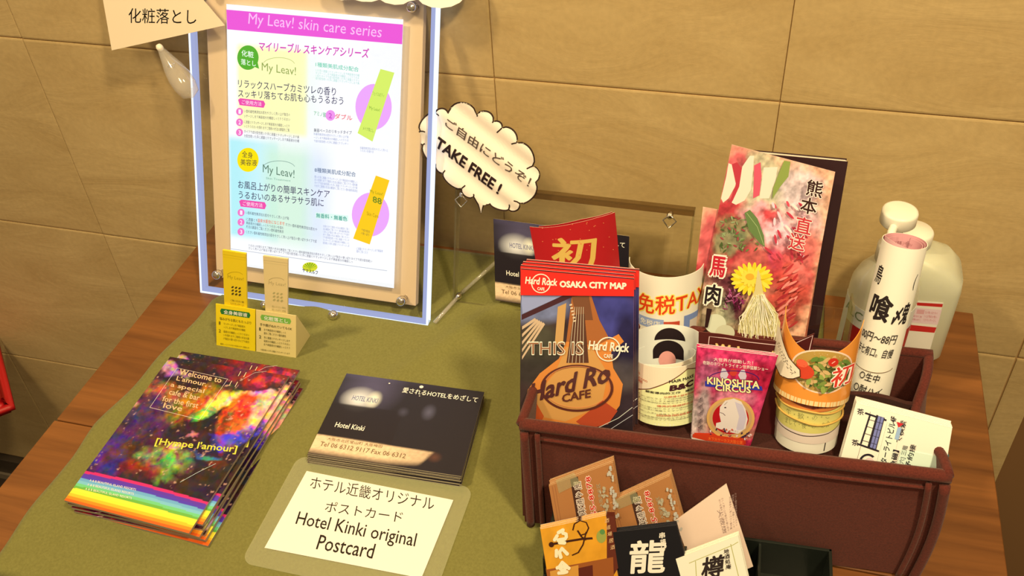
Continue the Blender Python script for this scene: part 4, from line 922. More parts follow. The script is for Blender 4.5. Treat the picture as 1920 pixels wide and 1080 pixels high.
# hair salon leaflets
BO, BT = axis_px((1241, 819), ZL+.0003, 0.0272, (1249, 666), 0.020)
def bc(O, T, R, name_lab, half=2.35, hgt=None, off=0.0):
    S_ = Roll(O, T, R); h = S_.L if hgt is None else hgt
    def art(A):
        A.poly([(-.052, 0), (.052, 0), (.052, h*.80), (.020, h*.93), (-.006, h*.66), (-.030, h*.50), (-.052, h*.47)], ap(224, 216, 138))
        A.poly([(-.052, h*.995), (.052, h*.995), (.052, h*.81), (.020, h*.94), (-.006, h*.67), (-.030, h*.51), (-.052, h*.48)], ap(222, 200, 150))
        A.line([(-.052, h*.475), (-.030, h*.505), (-.012, h*.61), (.004, h*.76), (.020, h*.935), (.034, h*.87), (.052, h*.80)], .0009, ap(112, 64, 34))
        D = ap(40, 22, 18); R_ = ap(200, 112, 70)
        A.text('HAIR MAKE', (.004, h*.735), (.027, h*.765), (.004, h*.785), D, bold=.03); A.text('B&C', (.004, h*.60), (.026, h*.63), (.004, h*.70), ap(60, 24, 26), bold=.06, shear=.15)
        A.text('Nails', (-.031, h*.82), (-.022, h*.80), (-.031, h*.88), R_); A.text('& Kimono', (-.031, h*.75), (-.014, h*.71), (-.031, h*.80), R_); A.text('沖縄館', (-.028, h*.69), (-.019, h*.665), (-.028, h*.74), R_, bold=.01)
        A.text('顧客導向的工作　讓您在', (-.016, h*.545), (.030, h*.555), (-.016, h*.585), D, bold=.025)
        for v, c, s in ((.49, R_, '以師傅十餘年的經驗'), (.33, R_, '優秀的裁縫師在店內'), (.17, R_, '因時間調整中')): A.text(s, (-.006 if v < .4 else .000, h*v), (.030, h*(v+.01)), (-.006 if v < .4 else .000, h*(v+.035)), c, bold=.02)
        for v in (.455, .42, .385, .29, .255, .20, .13, .10): A.text(greek(16, int(v*100)), (-.024, h*v), (.028, h*(v+.01)), (-.024, h*(v+.024)), ap(120, 104, 70), res=1)
    o = sheet('hair_salon_leaflet', name_lab, 'leaflet', S_, quad=[(off-half*R, 0), (off+half*R, 0), (off+half*R, h), (off-half*R, h)], art=None if off else art, m=SATIN, nx=44, ny=3, t=0.0004, paper=ap(228, 216, 176), back=ap(226, 216, 184), group='rolled hair salon leaflets')
    return S_, o
def head(S_in, h, parent, cu, w_, top, arc=False):
    A = Art(S_in); D = ap(30, 16, 16)
    if arc: A.poly([(cu+w_*math.cos(t), h-.0135+.0105*math.sin(t)) for t in np.linspace(0, math.pi, 20)], D)
    else:
        A.ell(cu, top-.010, w_, .009, D); A.rect(cu-w_, top-.018, cu-w_*.35, top-.009, D); A.rect(cu+w_*.3, top-.017, cu+w_, top-.009, D)
        A.ell(cu+.001, top-.019, w_*.55, .008, ap(224, 150, 120))
    V = S_in.P(np.concatenate(A.V)); F = [tuple(x[::-1]) for x in np.concatenate(A.T)]
    make('printed_portrait', V, F, MATTE, parent, C=np.concatenate(A.C))['label'] = 'portrait print of a person with black hair inside the roll'
S1, o1 = bc(BO, BT, 0.0272, 'front rolled pale yellow hair salon leaflet standing in the basket')
S2, o2 = bc(BO+np.array([0.0005, 0.0030, 0]), BT+np.array([-0.0005, 0.0050, 0.0150]), 0.0285, 'rear rolled hair salon leaflet, its portrait side facing out behind the front one', half=1.42, off=math.pi*0.0285)
S2i = Roll(S2.O, S2.O+S2.a*S2.L, 0.0285-0.0006, inner=True); head(S2i, S2.L, o2, math.pi*0.0279+.001, .0135, S2.L-.0135); head(S2i, S2.L, o2, math.pi*0.0279-.0005, .0135, S2.L+.0065, True)
S3, o3 = bc(BO+np.array([-0.0022, 0.0045, 0]), BT+np.array([-0.0042, 0.004, -0.002]), 0.0278, 'outer left hair salon leaflet peeking out beside the rolled pair', half=1.9)

# circus flyer and the menu behind it
CF = lean(-0.3165, 12, 2, x0=0.0, z0=ZL+.0002)
CQ = [(1296.5, 823), (1404, 839), (1456, 668), (1308, 650)]
c_fn = pxfn(CQ, ap(190, 40, 70), [(1380, 665, 80, 16, .1, ap(214, 54, 90), 1), (1330, 700, 24, 30, 0, ap(170, 90, 110), .7), (1430, 720, 20, 40, 0, ap(160, 20, 40), .7), (1318, 770, 16, 50, 0, ap(170, 150, 130), .9), (1300, 790, 8, 40, 0, ap(226, 200, 170), .9), (1380, 800, 60, 20, .1, ap(200, 150, 100), .7), (1420, 770, 20, 40, 0, ap(190, 60, 90), .8), (1375, 745, 40, 14, 0, ap(210, 140, 140), .6)], warp=14, wf=.05, grain=.8, gf=.14)
def circ_art(A):
    Wt = ap(244, 226, 210); Go = ap(214, 190, 130)
    A.ptext('大世界が感動した！', 1338, 677, 1412, 684, 7, ap(250, 210, 190), bold=.02); A.ptext('奇跡のホワイトライオン世界猛獣ショー', 1318, 683, 1440, 696, 7, ap(250, 214, 190), bold=.015)
    A.pell(1375, 698, 7, 7, ap(200, 60, 40)); A.ppoly([(1350, 703), (1354, 690), (1360, 691), (1366, 702), (1362, 710), (1352, 710)], ap(206, 186, 176)); A.ppoly([(1400, 705), (1396, 693), (1390, 693), (1384, 703), (1388, 711), (1398, 711)], ap(206, 186, 176)); A.pring(1375, 712, 48, 17, 1.6, ap(60, 30, 90), a0=math.pi, a1=2*math.pi)
    A.ppoly([(1322, 714), (1428, 724), (1430, 732), (1322, 724)], ap(54, 54, 140))
    for d, c, b in ((0, ap(30, 24, 70), .07), (1, ap(244, 224, 140), .03)):
        A.ptext('KINOSHITA', 1325+d, 720-d*.5, 1425-d, 729-d*.5, 15-d, c, bold=b); A.ptext('CIRCUS', 1340+d, 732-d*.5, 1409-d, 737-d*.5, 13-d, c, bold=b)
    A.pell(1370, 783, 45, 39, ap(214, 160, 80)); A.pell(1370, 783, 40, 34, ap(196, 150, 90)); A.pell(1370, 783, 34, 30, ap(178, 24, 26))
    A.ppoly([(1352, 790), (1349, 776), (1350, 762), (1360, 750), (1376, 746), (1390, 752), (1398, 766), (1402, 785), (1398, 802), (1384, 812), (1362, 808), (1342, 800), (1343, 792)], ap(226, 206, 176)); A.ppoly([(1378, 752), (1392, 758), (1400, 780), (1394, 804), (1380, 806), (1386, 780)], ap(200, 184, 180))
    A.pell(1360, 763, 2, 1.2, ap(70, 50, 50)); A.pline([(1350, 772), (1356, 774), (1360, 778)], 1.1, ap(90, 60, 60)); A.pline([(1364, 752), (1358, 758)], .8, ap(150, 130, 110))
    for i in range(30):
        x = 1332+random.random()*76; y = 800+random.random()*16+(x-1332)*.08; A.pell(x, y, 2.4, 1.5, random.choice([ap(60, 40, 60), ap(226, 200, 190), ap(196, 90, 60)]), rot=random.random()*3, n=8)
    A.ppoly([(1299, 811), (1330, 812), (1394, 820), (1396, 833), (1330, 826), (1299, 818)], ap(206, 60, 26)); A.ptext('木下大サーカス大阪公演', 1328, 823, 1392, 831, 7, ap(240, 110, 40), bold=.03)
    A.ppoly([(1297, 817), (1330, 825), (1382, 833), (1380, 836), (1297, 823.4)], ap(230, 206, 170))
    for i in range(5): A.ptext('大阪', 1308+random.random()*3, 752+i*13, 1315, 753+i*13, 9, ap(60, 40, 40), res=1)
cq = [CF.q(*p) for p in CQ]
fly = sheet('circus_flyer', 'pink circus flyer with a white lion, frontmost of its stack in the basket', 'flyer', CF, quad=cq, art=circ_art, m=GLOSS, nx=100, ny=120, raster=c_fn, t=0.0008, group='circus flyers', edge=ap(226, 200, 170))
for i in range(2): copy_thing(fly, ('second circus flyer, a pink edge behind the front one', 'rear circus flyer behind the other two')[i], CF.n*-0.0014*(i+1)+CF.v*0.0004*(i+1)+CF.u*(0.0012, -0.0008)[i])
WS = lean(-0.300, 16, 2, x0=0.0, z0=ZL+.0002); WQ = [(1306, 800), (1500, 820), (1527, 626), (1310, 624)]
def welc_art(A):
    c = ap(226, 190, 160); f = [(1316, 780), (1490, 800), (1518, 634), (1455, 652), (1390, 641), (1330, 630)]
    A.pline([(1322, 700), (1330, 631), (1360, 634), (1400, 641), (1455, 647)], 1.3, c); A.pline([(1490, 644), (1524, 629), (1516, 662)], 1.5, c)
    A.ptext('Welcome!', 1341, 661, 1452, 676, 18, ap(214, 170, 90), bold=.05); A.ptext('Welcome!', 1341.5, 660.6, 1451, 675, 16.5, ap(60, 26, 14), bold=.0)
    A.ptext('Welcome!', 1341.8, 660.6, 1450.6, 675, 16.5, ap(230, 196, 110), bold=-.01)
sheet('welcome_menu', 'dark brown menu card lettered Welcome! behind the circus flyers', 'menu', WS, poly=[WS.q(*p) for p in ((1306, 800), (1500, 820), (1527, 625), (1500, 637), (1455, 640), (1400, 634), (1350, 626), (1310, 622))], art=welc_art, m=SATIN, t=0.0006, paper=ap(74, 22, 18), edge=ap(120, 70, 50))

# nested restaurant rolls with rubber bands
NO, NT = axis_px((1508, 861), ZL+.0003, 0.0246, (1524, 700), 0.014)
ax = nrm(NT-NO)
def roll_sheet(name, lab, cat, O, R, h, art, paper, half=math.pi*.93, top=None, off=0.0, t=0.0005, m=None, back=None, group=None, ax_=None):
    S_ = Roll(O, np.asarray(O)+(ax if ax_ is None else ax_)*h, R)
    q_ = [(-half*R+off, 0), (half*R+off, 0), (half*R+off, h), (-half*R+off, h)]
    return S_, sheet(name, lab, cat, S_, quad=q_, art=art, m=m or SATIN, nx=48, ny=6, t=t, paper=paper, top=top, back=back, group=group)
def white_art(A):
    for i, v in enumerate((.012, .020, .031)): A.text(greek(12, 100+i), (-.024+.003*i, v+.003), (.020, v-.001), (-.024+.003*i, v+.0075), ap(54, 42, 34), bold=.01, res=1)
    A.line([(.018, .002), (.0195, .026)], .0009, ap(50, 40, 30)); A.line([(-.024, .030), (-.012, .020), (0, .0165), (.012, .017), (.022, .022)], .0008, ap(60, 40, 30))
NH = 0.046
SW, _w = roll_sheet('restaurant_flyer', 'white lowest paper roll with black lettering, in a rubber band at the basket front', 'flyer', NO, 0.0246, NH, white_art, ap(236, 220, 180), top=lambda s: .006*math.cos((s-.5)*6.2)*-1, group='nested restaurant flyer rolls')
def yel_art(A):
    h = .078
    A.rect(-.036, .010, .036, .030, ap(214, 196, 96)); A.line([(-.036, .010), (-.02, .008), (.0, .007), (.02, .0085), (.036, .012)], .0008, ap(50, 26, 24))
    for i, s in enumerate(('生・歓・の・ご', 'まして・後・の・お会')): A.text(s, (-.016, .021-.008*i), (.020, .023-.008*i), (-.016, .027-.008*i), ap(150, 140, 70), res=1)
    A.rect(-.036, .030, .036, .0305, ap(120, 40, 30))
    A.poly([(-.036, .0305), (.036, .0305), (.036, .057), (.02, .049), (0, .045), (-.02, .049), (-.036, .057)], ap(206, 120, 50)); A.poly([(-.030, .046), (-.012, .035), (.004, .0325), (.022, .035), (.022, .043), (.0, .040), (-.012, .043), (-.030, .052)], ap(130, 60, 34))
    for i in range(40):
        x = -.024+random.random()*.042; A.ell(x, .0345+random.random()*.006+max(0, -x)*.35, .0016, .0009, random.choice([ap(90, 34, 20), ap(170, 90, 50), ap(120, 44, 30)]), n=8, rot=random.random()*3)
roll_sheet('restaurant_flyer', 'yellow and brown paper roll nested in the white one', 'flyer', NO+ax*.010, 0.0250, .056, yel_art, ap(226, 200, 160), half=1.45, top=lambda s: .004-.014*math.sin(math.pi*s), t=0.0004, group='nested restaurant flyer rolls')
OT = onY(1541, 618, NO[1]+.030); OO = NO+ax*.043; axo = nrm(OT-OO); OH = np.linalg.norm(OT-OO)
def orange_art(A):
    h = OH
    A.rect(-.05, 0, .05, .004, ap(232, 196, 120)); A.ell(.008, .029, .026, .018, ap(236, 196, 150)); A.ell(.008, .029, .0245, .0168, ap(176, 136, 56))
    for i in range(120):
        t = random.random()*6.28; r = math.sqrt(random.random()); A.ell(.010+.021*r*math.cos(t), .028+.0135*r*math.sin(t), .0032, .0016, random.choice([ap(96, 120, 40), ap(140, 150, 60), ap(120, 130, 50), ap(200, 160, 90), ap(80, 90, 36)]), n=8, rot=random.random()*3)
    A.ell(-.006, .028, .007, .006, ap(200, 60, 30)); A.ell(-.008, .034, .004, .003, ap(222, 90, 50)); A.ell(.012, .039, .0035, .0035, ap(190, 40, 20)); A.line([(.011, .038), (.013, .040)], .0006, ap(240, 180, 140))
    A.text('初', (.012, .017), (.030, .021), (.012, .035), ap(244, 220, 190), bold=.08, res=1); A.text('初', (.0125, .0175), (.0295, .0215), (.0125, .0345), ap(206, 50, 30), bold=.02)
    A.poly([(-.032, h*.98), (-.026, h*.84), (-.018, h*.66), (-.0085, h*.54), (-.0075, h*.44), (-.012, h*.37), (-.016, h*.34), (-.023, h*.33), (-.030, h*.42), (-.044, h*.60), (-.044, h*1.02)], ap(232, 208, 158))
    A.line([(-.032, h*.98), (-.026, h*.84), (-.018, h*.66), (-.0085, h*.54), (-.0075, h*.44), (-.012, h*.37), (-.016, h*.34), (-.023, h*.33), (-.030, h*.42)], .0008, ap(70, 40, 20))
    A.text('さらっとマスターコース', (-.034, h*.74), (-.014, h*.42), (-.030, h*.80), ap(60, 44, 30), res=1)
roll_sheet('restaurant_flyer', 'tall orange curled flyer with a salad photo and red character, top of the nested rolls', 'flyer', OO+np.array([0, 0.001, 0]), 0.0292, OH, orange_art, ap(224, 136, 44), half=1.5, top=lambda s: .014-.025*math.sin(math.pi*s), t=0.0005, back=ap(200, 170, 120), m=GLOSS, group='nested restaurant flyer rolls', ax_=axo)
def band(name, lab, O, a, R, v, tilt, seed, parent=None):
    a = nrm(a); x = nrm(np.cross(a, [0, 1, 0])); y = np.cross(a, x); pts = []
    for i in range(48):
        t = 2*math.pi*i/48; pts.append(np.asarray(O)+a*(v+tilt*math.sin(t+seed)+.0005*math.sin(5*t+seed))+(x*math.cos(t)+y*math.sin(t))*(R+.0009))
    V, F = tube(pts, 0.0008, 8, True); return tag(make(name, V, F, RUBBER, smooth=True), lab, 'rubber band')
band('rubber_band', 'amber rubber band around the nested restaurant rolls', NO, ax, 0.0252, .037, .004, 0.5)
band('rubber_band', 'thinner amber rubber band just below the other on the nested rolls', NO, ax, 0.0252, .031, .003, 2.0)

# tall white handwritten roll
WO = onY(1622, 760, -0.232); WTp = onY(1697, 452, -0.190); wa = nrm(WTp-WO); WO = WO-wa*0.02
WH = np.linalg.norm(WTp-WO); WR = 40.5/ppm(WTp)
def wr_art(A):
    D = ap(40, 30, 24); h = WH; s = h/0.19
    def tx(st, u0, u1, v, hh, b=.01, du=0.0): A.text(st, (u0, h-v), (u1, h-v+du), (u0, h-v+hh), D, bold=b, shear=.1)
    tx('鳥', -.0190, -.0115, .036, .017, .03); tx('(', .0155, .0175, .036, .014, .02)
    tx('喰', -.0165, .0018, .066, .024, .05); tx('〆', .0045, .0105, .066, .016, .05); tx('鬼', .0105, .0175, .066, .020, .04)
    tx('100円〜88円', -.0205, .012, .086, .0085, .012, .002); tx('定年七有口。自慢', -.0240, .012, .099, .0085, .012, .002)
    A.ring(-.006, h-.106, .022, .006, .0006, ap(120, 90, 50), a0=math.pi*1.05, a1=math.pi*1.95)
    tx('○生中', -.010, .006, .121, .0080, .015); tx('○酎ハイ', -.013, .010, .134, .0085, .015); tx('○純米酒', -.016, .009, .147, .0085, .015)
    tx('2個田', -.022, .012, .160, .006, -.005); tx('ハイボ', -.020, .000, .177, .006, -.005); tx('下さいませ', -.020, .014, .192, .0075, .015)
SWr, wro = roll_sheet('white_paper_roll', 'tall white handwritten paper roll leaning in the basket before the bottles', 'paper roll', WO, WR, WH, wr_art, ap(240, 226, 196), half=math.pi*1.0, t=0.0005, back=ap(214, 150, 130), ax_=wa, m=MATTE)
for k, (rr_, tp) in enumerate(((WR-.0016, -.001), (WR-.0032, -.002))):
    Si = Roll(WO, WO+wa*(WH+tp), rr_); nn = 60
    q_ = [(-2.6*rr_, WH-.06), (2.9*rr_, WH-.06), (2.9*rr_, WH+tp), (-2.6*rr_, WH+tp)]
    sheet('inner_sheet', 'pink inner sheet', None, Si, quad=q_, m=MATTE, nx=40, ny=2, t=0.0004, paper=ap(216, 160, 136), back=ap(214, 150, 130), parent=wro, top=(lambda s: .004*max(0, math.sin(s*5))**2) if k == 0 else None)
A_ = Art(Roll(WO, WO+wa*WH, WR-.0044, inner=True)); hh_ = WH
for i in range(3): A_.text(greek(11, 200+i), (math.pi*WR*.86-.012, hh_-.008-.0045*i), (math.pi*WR*.86+.010, hh_-.008-.0045*i), (math.pi*WR*.86-.012, hh_-.0052-.0045*i), ap(120, 60, 50), res=1)
make('inner_lettering', A_.s.P(np.concatenate(A_.V)), [tuple(x[::-1]) for x in np.concatenate(A_.T)], MATTE, wro, C=np.concatenate(A_.C))
band('rubber_band', 'amber rubber band around the lower part of the tall white roll', WO, wa, WR, WH-.166, .0014, 1.0)
band('rubber_band', 'second amber rubber band close above the first on the tall white roll', WO, wa, WR, WH-.1625, .0010, 2.4)

# ------------------------------------------------------------------ card pack in the basket's front right
PK = lean(-0.3245, 28, 3, x0=0.12, z0=ZL+.0003); CQk = [(1571, 878), (1768, 905), (1785, 803), (1605, 756)]
kq = [PK.q(*p) for p in CQk]
def pack_art(A):
    D = ap(40, 34, 36); Rd = ap(200, 40, 40)
    A.pline([(1632, 772), (1604, 872)], .8, ap(120, 100, 80))
    for x, y in ((1613, 769), (1603, 827), (1594, 868)): A.ptext('茶', x-6, y+8, x+7, y+10, 12, D, bold=.03, res=1)
    # shop gate drawing
    for a, b, w_ in (((1632, 776), (1614, 832), 3.2), ((1645, 778), (1628, 838), 3.2), ((1622, 774), (1662, 788), 3.5), ((1608, 832), (1648, 846), 3.5)): A.pline([a, b], w_, D)
    A.ppoly([(1646, 779), (1658, 783), (1642, 842), (1630, 838)], ap(120, 120, 150)); A.pline([(1646, 779), (1658, 783), (1642, 842), (1630, 838)], 1.6, D, True)
    for i in range(4): A.pline([(1629-i*4, 786+i*13), (1655-i*4, 794+i*13)], .9, D)
    A.pline([(1652, 781), (1636, 840)], .9, D)
    A.pring(1627, 868, 15, 16, 4.0, D, a0=math.pi*.55, a1=math.pi*1.75); A.pell(1630, 867, 9, 10, ap(224, 190, 160))
    A.ppoly([(1664, 790), (1690, 796), (1668, 886), (1640, 880)], ap(224, 232, 190)); A.ppoly([(1690, 842), (1762, 856), (1754, 896), (1676, 884)], ap(214, 226, 180))
    def side(st, x0, y0, x1, y1, wd, c=D, b=.02): A.ptext(st, x0, y0, x1, y1, wd, c, bold=b, sl=-wd*.97, res=1) if False else A.text(st, A.s.q(x0, y0), A.s.q(x1, y1), A.s.q(x0-wd*.97, y0-wd*.25), c, bold=b, res=1)
    side('スターライトビル4F', 1660, 880, 1682, 782, 13); side('【魚磯】 で検索', 1677, 882, 1700, 790, 12); side('[三六] 三階', 1692, 882, 1704, 836, 11, ap(110, 110, 90)); side('予約接', 1706, 878, 1718, 834, 11)
    side('.com', 1773, 888, 1779, 856, 11, ap(60, 100, 90))
    A.ppoly([(1681, 790), (1694, 794), (1684, 801)], Rd); A.ppoly([(1764, 853), (1777, 859), (1765, 864)], Rd); A.ppoly([(1683, 800), (1690, 802), (1684, 824), (1677, 822)], ap(150, 170, 200))
pk = sheet('shop_card', 'white shop card with a small gate drawing, frontmost of its stack in the basket', 'card', PK, quad=kq, art=pack_art, m=SATIN, paper=ap(240, 222, 188), t=0.0010, group='white shop cards', edge=ap(220, 196, 150))
for i in range(1, 6): copy_thing(pk, ('second white shop card behind the gate drawing', 'third white shop card behind the front one', 'fourth white shop card from the front', 'fifth white shop card from the front', 'rearmost white shop card of its stack')[i-1], PK.n*-0.0012*i+PK.v*0.0007*i+PK.u*random.uniform(-.0006, .0012))

# ------------------------------------------------------------------ booklet with a dark cover
BK = lean(-0.2070, 20, 2, x0=0.03, z0=0.10); BQ = [(1300, 690), (1524, 690), (1590, 303), (1374, 283)]
bq = [BK.q(*p) for p in BQ]
book = thing('booklet', 'thick booklet with a dark brown cover, standing behind the meat brochures', 'booklet', BK.P([[(bq[0][0]+bq[1][0])/2, bq[0][1], 0]])[0])
PGM = mat('cream page edges', Base_Color=ap(214, 190, 140), Roughness=0.7)
def shifted(S_, h): return Flat(S_.O+S_.n*h, S_.u, S_.v)
sheet('cover', 'dark brown front cover', None, BK, quad=bq, m=SATIN, paper=ap(44, 18, 18), t=0.0006, parent=book, edge=ap(70, 40, 34))
inset = [(bq[0][0]+.0006, bq[0][1]), (bq[1][0]-.0006, bq[1][1]), (bq[2][0]-.0006, bq[2][1]-.0006), (bq[3][0]+.0006, bq[3][1]-.0006)]
for k in range(6):
    sheet('page_section', None, None, shifted(BK, -.0008-.0016*k), quad=[(a+random.uniform(-.0003, .0003), b+(0 if j < 2 else random.uniform(-.0007, .0003))) for j, (a, b) in enumerate(inset)], m=MATTE, paper=ap(216, 196, 150), t=0.00135, parent=book)
sheet('cover', 'dark brown back cover', None, shifted(BK, -.0106), quad=bq, m=SATIN, paper=ap(48, 22, 20), t=0.0006, parent=book)

# ------------------------------------------------------------------ meat brochures
MB = lean(-0.2210, 20, 2, x0=0.02, z0=0.10); MQ2 = [(1293, 660), (1498, 690), (1566, 322.5), (1372, 271)]
P_ = ap(226, 164, 116)
def meat_fn_for(quad, dx=0, dy=0):
    r = ap(168, 30, 40); r2 = ap(196, 70, 70); w_ = ap(236, 214, 176); g_ = ap(110, 120, 60)
    it = [(1460, 380, 80, 50, .2, ap(216, 190, 150), .8), (1420, 330, 60, 50, .2, ap(176, 170, 120), .8), (1500, 350, 40, 40, .2, ap(206, 180, 160), .8), (1375, 330, 30, 60, .2, r2, .9), (1360, 390, 34, 20, .1, r, .9), (1430, 400, 40, 26, .3, ap(220, 140, 130), .9), (1450, 394, 18, 12, 0, ap(206, 50, 50), .9), (1500, 410, 40, 30, .3, ap(224, 170, 150), .8), (1360, 440, 50, 40, 0, ap(150, 40, 46), .9), (1340, 480, 40, 60, .2, r, .8), (1470, 440, 40, 30, .2, ap(230, 180, 170), .8), (1420, 490, 50, 40, .3, ap(170, 40, 50), .8), (1460, 480, 16, 16, 0, ap(150, 70, 110), .8),
          (1385, 420, 44, 22, .3, ap(120, 126, 70), .7), (1370, 445, 36, 20, -.2, ap(120, 130, 80), .8), (1490, 500, 50, 60, .3, ap(196, 60, 56), .9), (1475, 560, 40, 60, .2, ap(190, 70, 50), .9), (1510, 480, 20, 50, .3, ap(220, 110, 90), .8), (1360, 545, 40, 36, .2, ap(90, 24, 44), .9), (1375, 580, 40, 26, .3, ap(80, 26, 40), .9), (1340, 600, 34, 44, 0, ap(206, 196, 140), .9), (1325, 560, 24, 50, .1, ap(190, 150, 110), .7), (1395, 640, 60, 40, 0, ap(206, 176, 120), .6)]
    it = [(a+dx, b+dy, *c) for a, b, *c in it]
    return pxfn(quad, P_, it, warp=34, wf=.05, grain=.7, gf=.11)
def meat_art(A):
    w_ = ap(232, 204, 160); rd = ap(180, 50, 54)
    A.ppoly([(1352, 372), (1362, 330), (1366, 306), (1376, 310), (1386, 320), (1378, 350), (1366, 372), (1356, 380)], w_); A.ppoly([(1372, 380), (1384, 350), (1392, 312), (1406, 292), (1414, 292), (1412, 320), (1408, 356), (1396, 376), (1380, 384)], w_); A.ppoly([(1424, 372), (1432, 314), (1458, 313), (1454, 340), (1442, 372)], w_)
    A.ppoly([(1372, 308), (1382, 304), (1391, 316), (1386, 350), (1374, 376), (1366, 384), (1380, 346)], rd); A.ppoly([(1414, 310), (1426, 304), (1428, 330), (1424, 366), (1412, 372)], ap(206, 80, 86))
    for i in range(60):
        x = 1350+random.random()*70; y = 405+random.random()*70; A.pell(x, y, 4.2, 1.6, random.choice([ap(96, 110, 50), ap(140, 150, 90), ap(70, 84, 36), ap(130, 134, 80), ap(150, 60, 56)]), rot=random.random()*3.1, n=10)
    A.ppoly([(1458, 330), (1470, 300), (1482, 302), (1478, 330), (1462, 350), (1448, 372), (1450, 350)], ap(134, 144, 60)); A.ppoly([(1396, 398), (1406, 392), (1420, 408), (1432, 440), (1434, 462), (1424, 454), (1404, 430)], ap(96, 116, 56)); A.pline([(1400, 398), (1420, 424), (1432, 458)], .9, ap(160, 170, 100))
    for i in range(26):
        x = 1440+random.random()*70; y = 380+random.random()*110; A.pell(x, y, 6+random.random()*6, 2.5, random.choice([ap(232, 190, 180), ap(206, 70, 76), ap(240, 210, 190), ap(190, 50, 60)]), rot=.6+random.random(), n=12)
    for i in range(44):
        x = 1462+random.random()*40; y = 480+random.random()*130; A.pell(x-(y-540)*.12, y, 7+random.random()*6, 2.2, random.choice([ap(200, 80, 60), ap(226, 130, 104), ap(180, 50, 46), ap(160, 40, 40)]), rot=-.9+random.random()*.5, n=12)
    for i in range(40): t = random.random()*6.28; A.pell(1375+26*math.cos(t)*random.random(), 560+24*math.sin(t)*random.random(), 6, 1.1, random.choice([ap(150, 50, 90), ap(90, 20, 44), ap(190, 110, 130), ap(60, 16, 30)]), rot=random.random()*3, n=8)
    for k in range(22):
        t = 2*math.pi*k/22; A.pell(1410+26*math.cos(t), 519+18*math.sin(t), 14, 4.2, ap(232, 190, 30) if k % 2 else ap(240, 206, 60), rot=t, n=14)
    for k in range(14): t = 2*math.pi*k/14; A.pell(1408+12*math.cos(t), 516+9*math.sin(t), 9, 3.4, ap(240, 200, 60), rot=t, n=12)
    A.pell(1406, 514, 8, 6, ap(222, 160, 40))
    A.ppoly([(1421, 500), (1424, 506), (1432, 548), (1452, 572), (1463, 600), (1458, 645), (1380, 640), (1386, 600), (1402, 566), (1415, 540)], ap(206, 184, 110))
    for i in range(70):
        x = 1384+random.random()*72; A.pline([(x, 640-random.random()*40), (x+random.uniform(-9, 9), 600-random.random()*20), (1424+(x-1424)*.3, 545+random.random()*20)], 1.2, random.choice([ap(236, 220, 160), ap(206, 186, 110), ap(244, 230, 180)]))
    A.pell(1342, 600, 20, 18, ap(206, 200, 150)); A.pell(1360, 617, 18, 15, ap(196, 186, 136))
    def vt(st, x, y, w_, h_, dx, c, b=.02, oc=None):
        for i, ch in enumerate(st):
            yy = y+i*h_; xx = x+dx*i
            if oc is not None: A.ptext(ch, xx-1.6, yy+2, xx+w_+1.6, yy+2+w_*.2, h_*.9+3, oc, bold=b+.06, sl=2, res=1)
            A.ptext(ch, xx, yy, xx+w_, yy+w_*.2, h_*.86, c, bold=b, sl=3)
    for (ch, x, y, c) in (('熊', 1509, 360, ap(50, 22, 16)), ('本', 1498, 392, ap(50, 22, 16)), ('直', 1488, 428, ap(190, 50, 50)), ('送', 1476, 459, ap(190, 50, 50))):
        A.ptext(ch, x-1, y+1.4, x+31, y+8.5, 32, ap(240, 214, 180), bold=.06, sl=5, res=1); A.ptext(ch, x, y, x+30, y+7, 30, c, bold=.03, sl=5)
    for (ch, x, y, c, o_) in (('馬', 1330, 510, ap(186, 30, 40), ap(244, 216, 196)), ('肉', 1321, 562, ap(34, 24, 22), ap(244, 230, 196))):
        A.ptext(ch, x-3, y+3, x+31, y+7, 44, o_, bold=.13, sl=6, res=1); A.ptext(ch, x, y, x+28, y+4, 38, c, bold=.05, sl=5)
    A.ppoly([(1326, 570), (1336, 572), (1328, 606), (1322, 606)], ap(44, 20, 16)); A.pell(1324, 615, 4, 5, ap(44, 20, 16))
mb = sheet('meat_brochure', 'tall horse meat brochure with a yellow flower, frontmost of its stack', 'brochure', MB, quad=[MB.q(*p) for p in MQ2], art=meat_art, m=SATIN, nx=130, ny=210, raster=meat_fn_for(MQ2), t=0.0007, group='horse meat brochures', edge=ap(236, 190, 150))
for lab, q_, dy, dh in (('horse meat brochure behind the front one, peeking out at its lower left', [(1288, 660), (1460, 690), (1498, 420), (1318, 388)], (-40, 118), -.0030),
                        ('horse meat brochure peeking out at the lower right, beside the dark booklet cover', [(1330, 660), (1503, 688), (1545, 433), (1392, 400)], (0, 100), -.0045),
                        ('horse meat brochure with its edge between the front one and the dark booklet cover', [(1330, 660), (1490, 686), (1527, 432), (1380, 400)], (0, 110), -.0018)):
    S_ = shifted(MB, dh)
    def strip_art(A, q_=q_):
        A.pline([(q_[2][0]-1.5, q_[2][1]+6), (q_[1][0]-1.5, q_[1][1])], 1.0, ap(150, 120, 60))
    sheet('meat_brochure', lab, 'brochure', S_, quad=[S_.q(*p) for p in q_], m=SATIN, nx=50, ny=70, raster=meat_fn_for(q_, *dy), t=0.0006, group='horse meat brochures', edge=ap(236, 190, 150), art=strip_art)

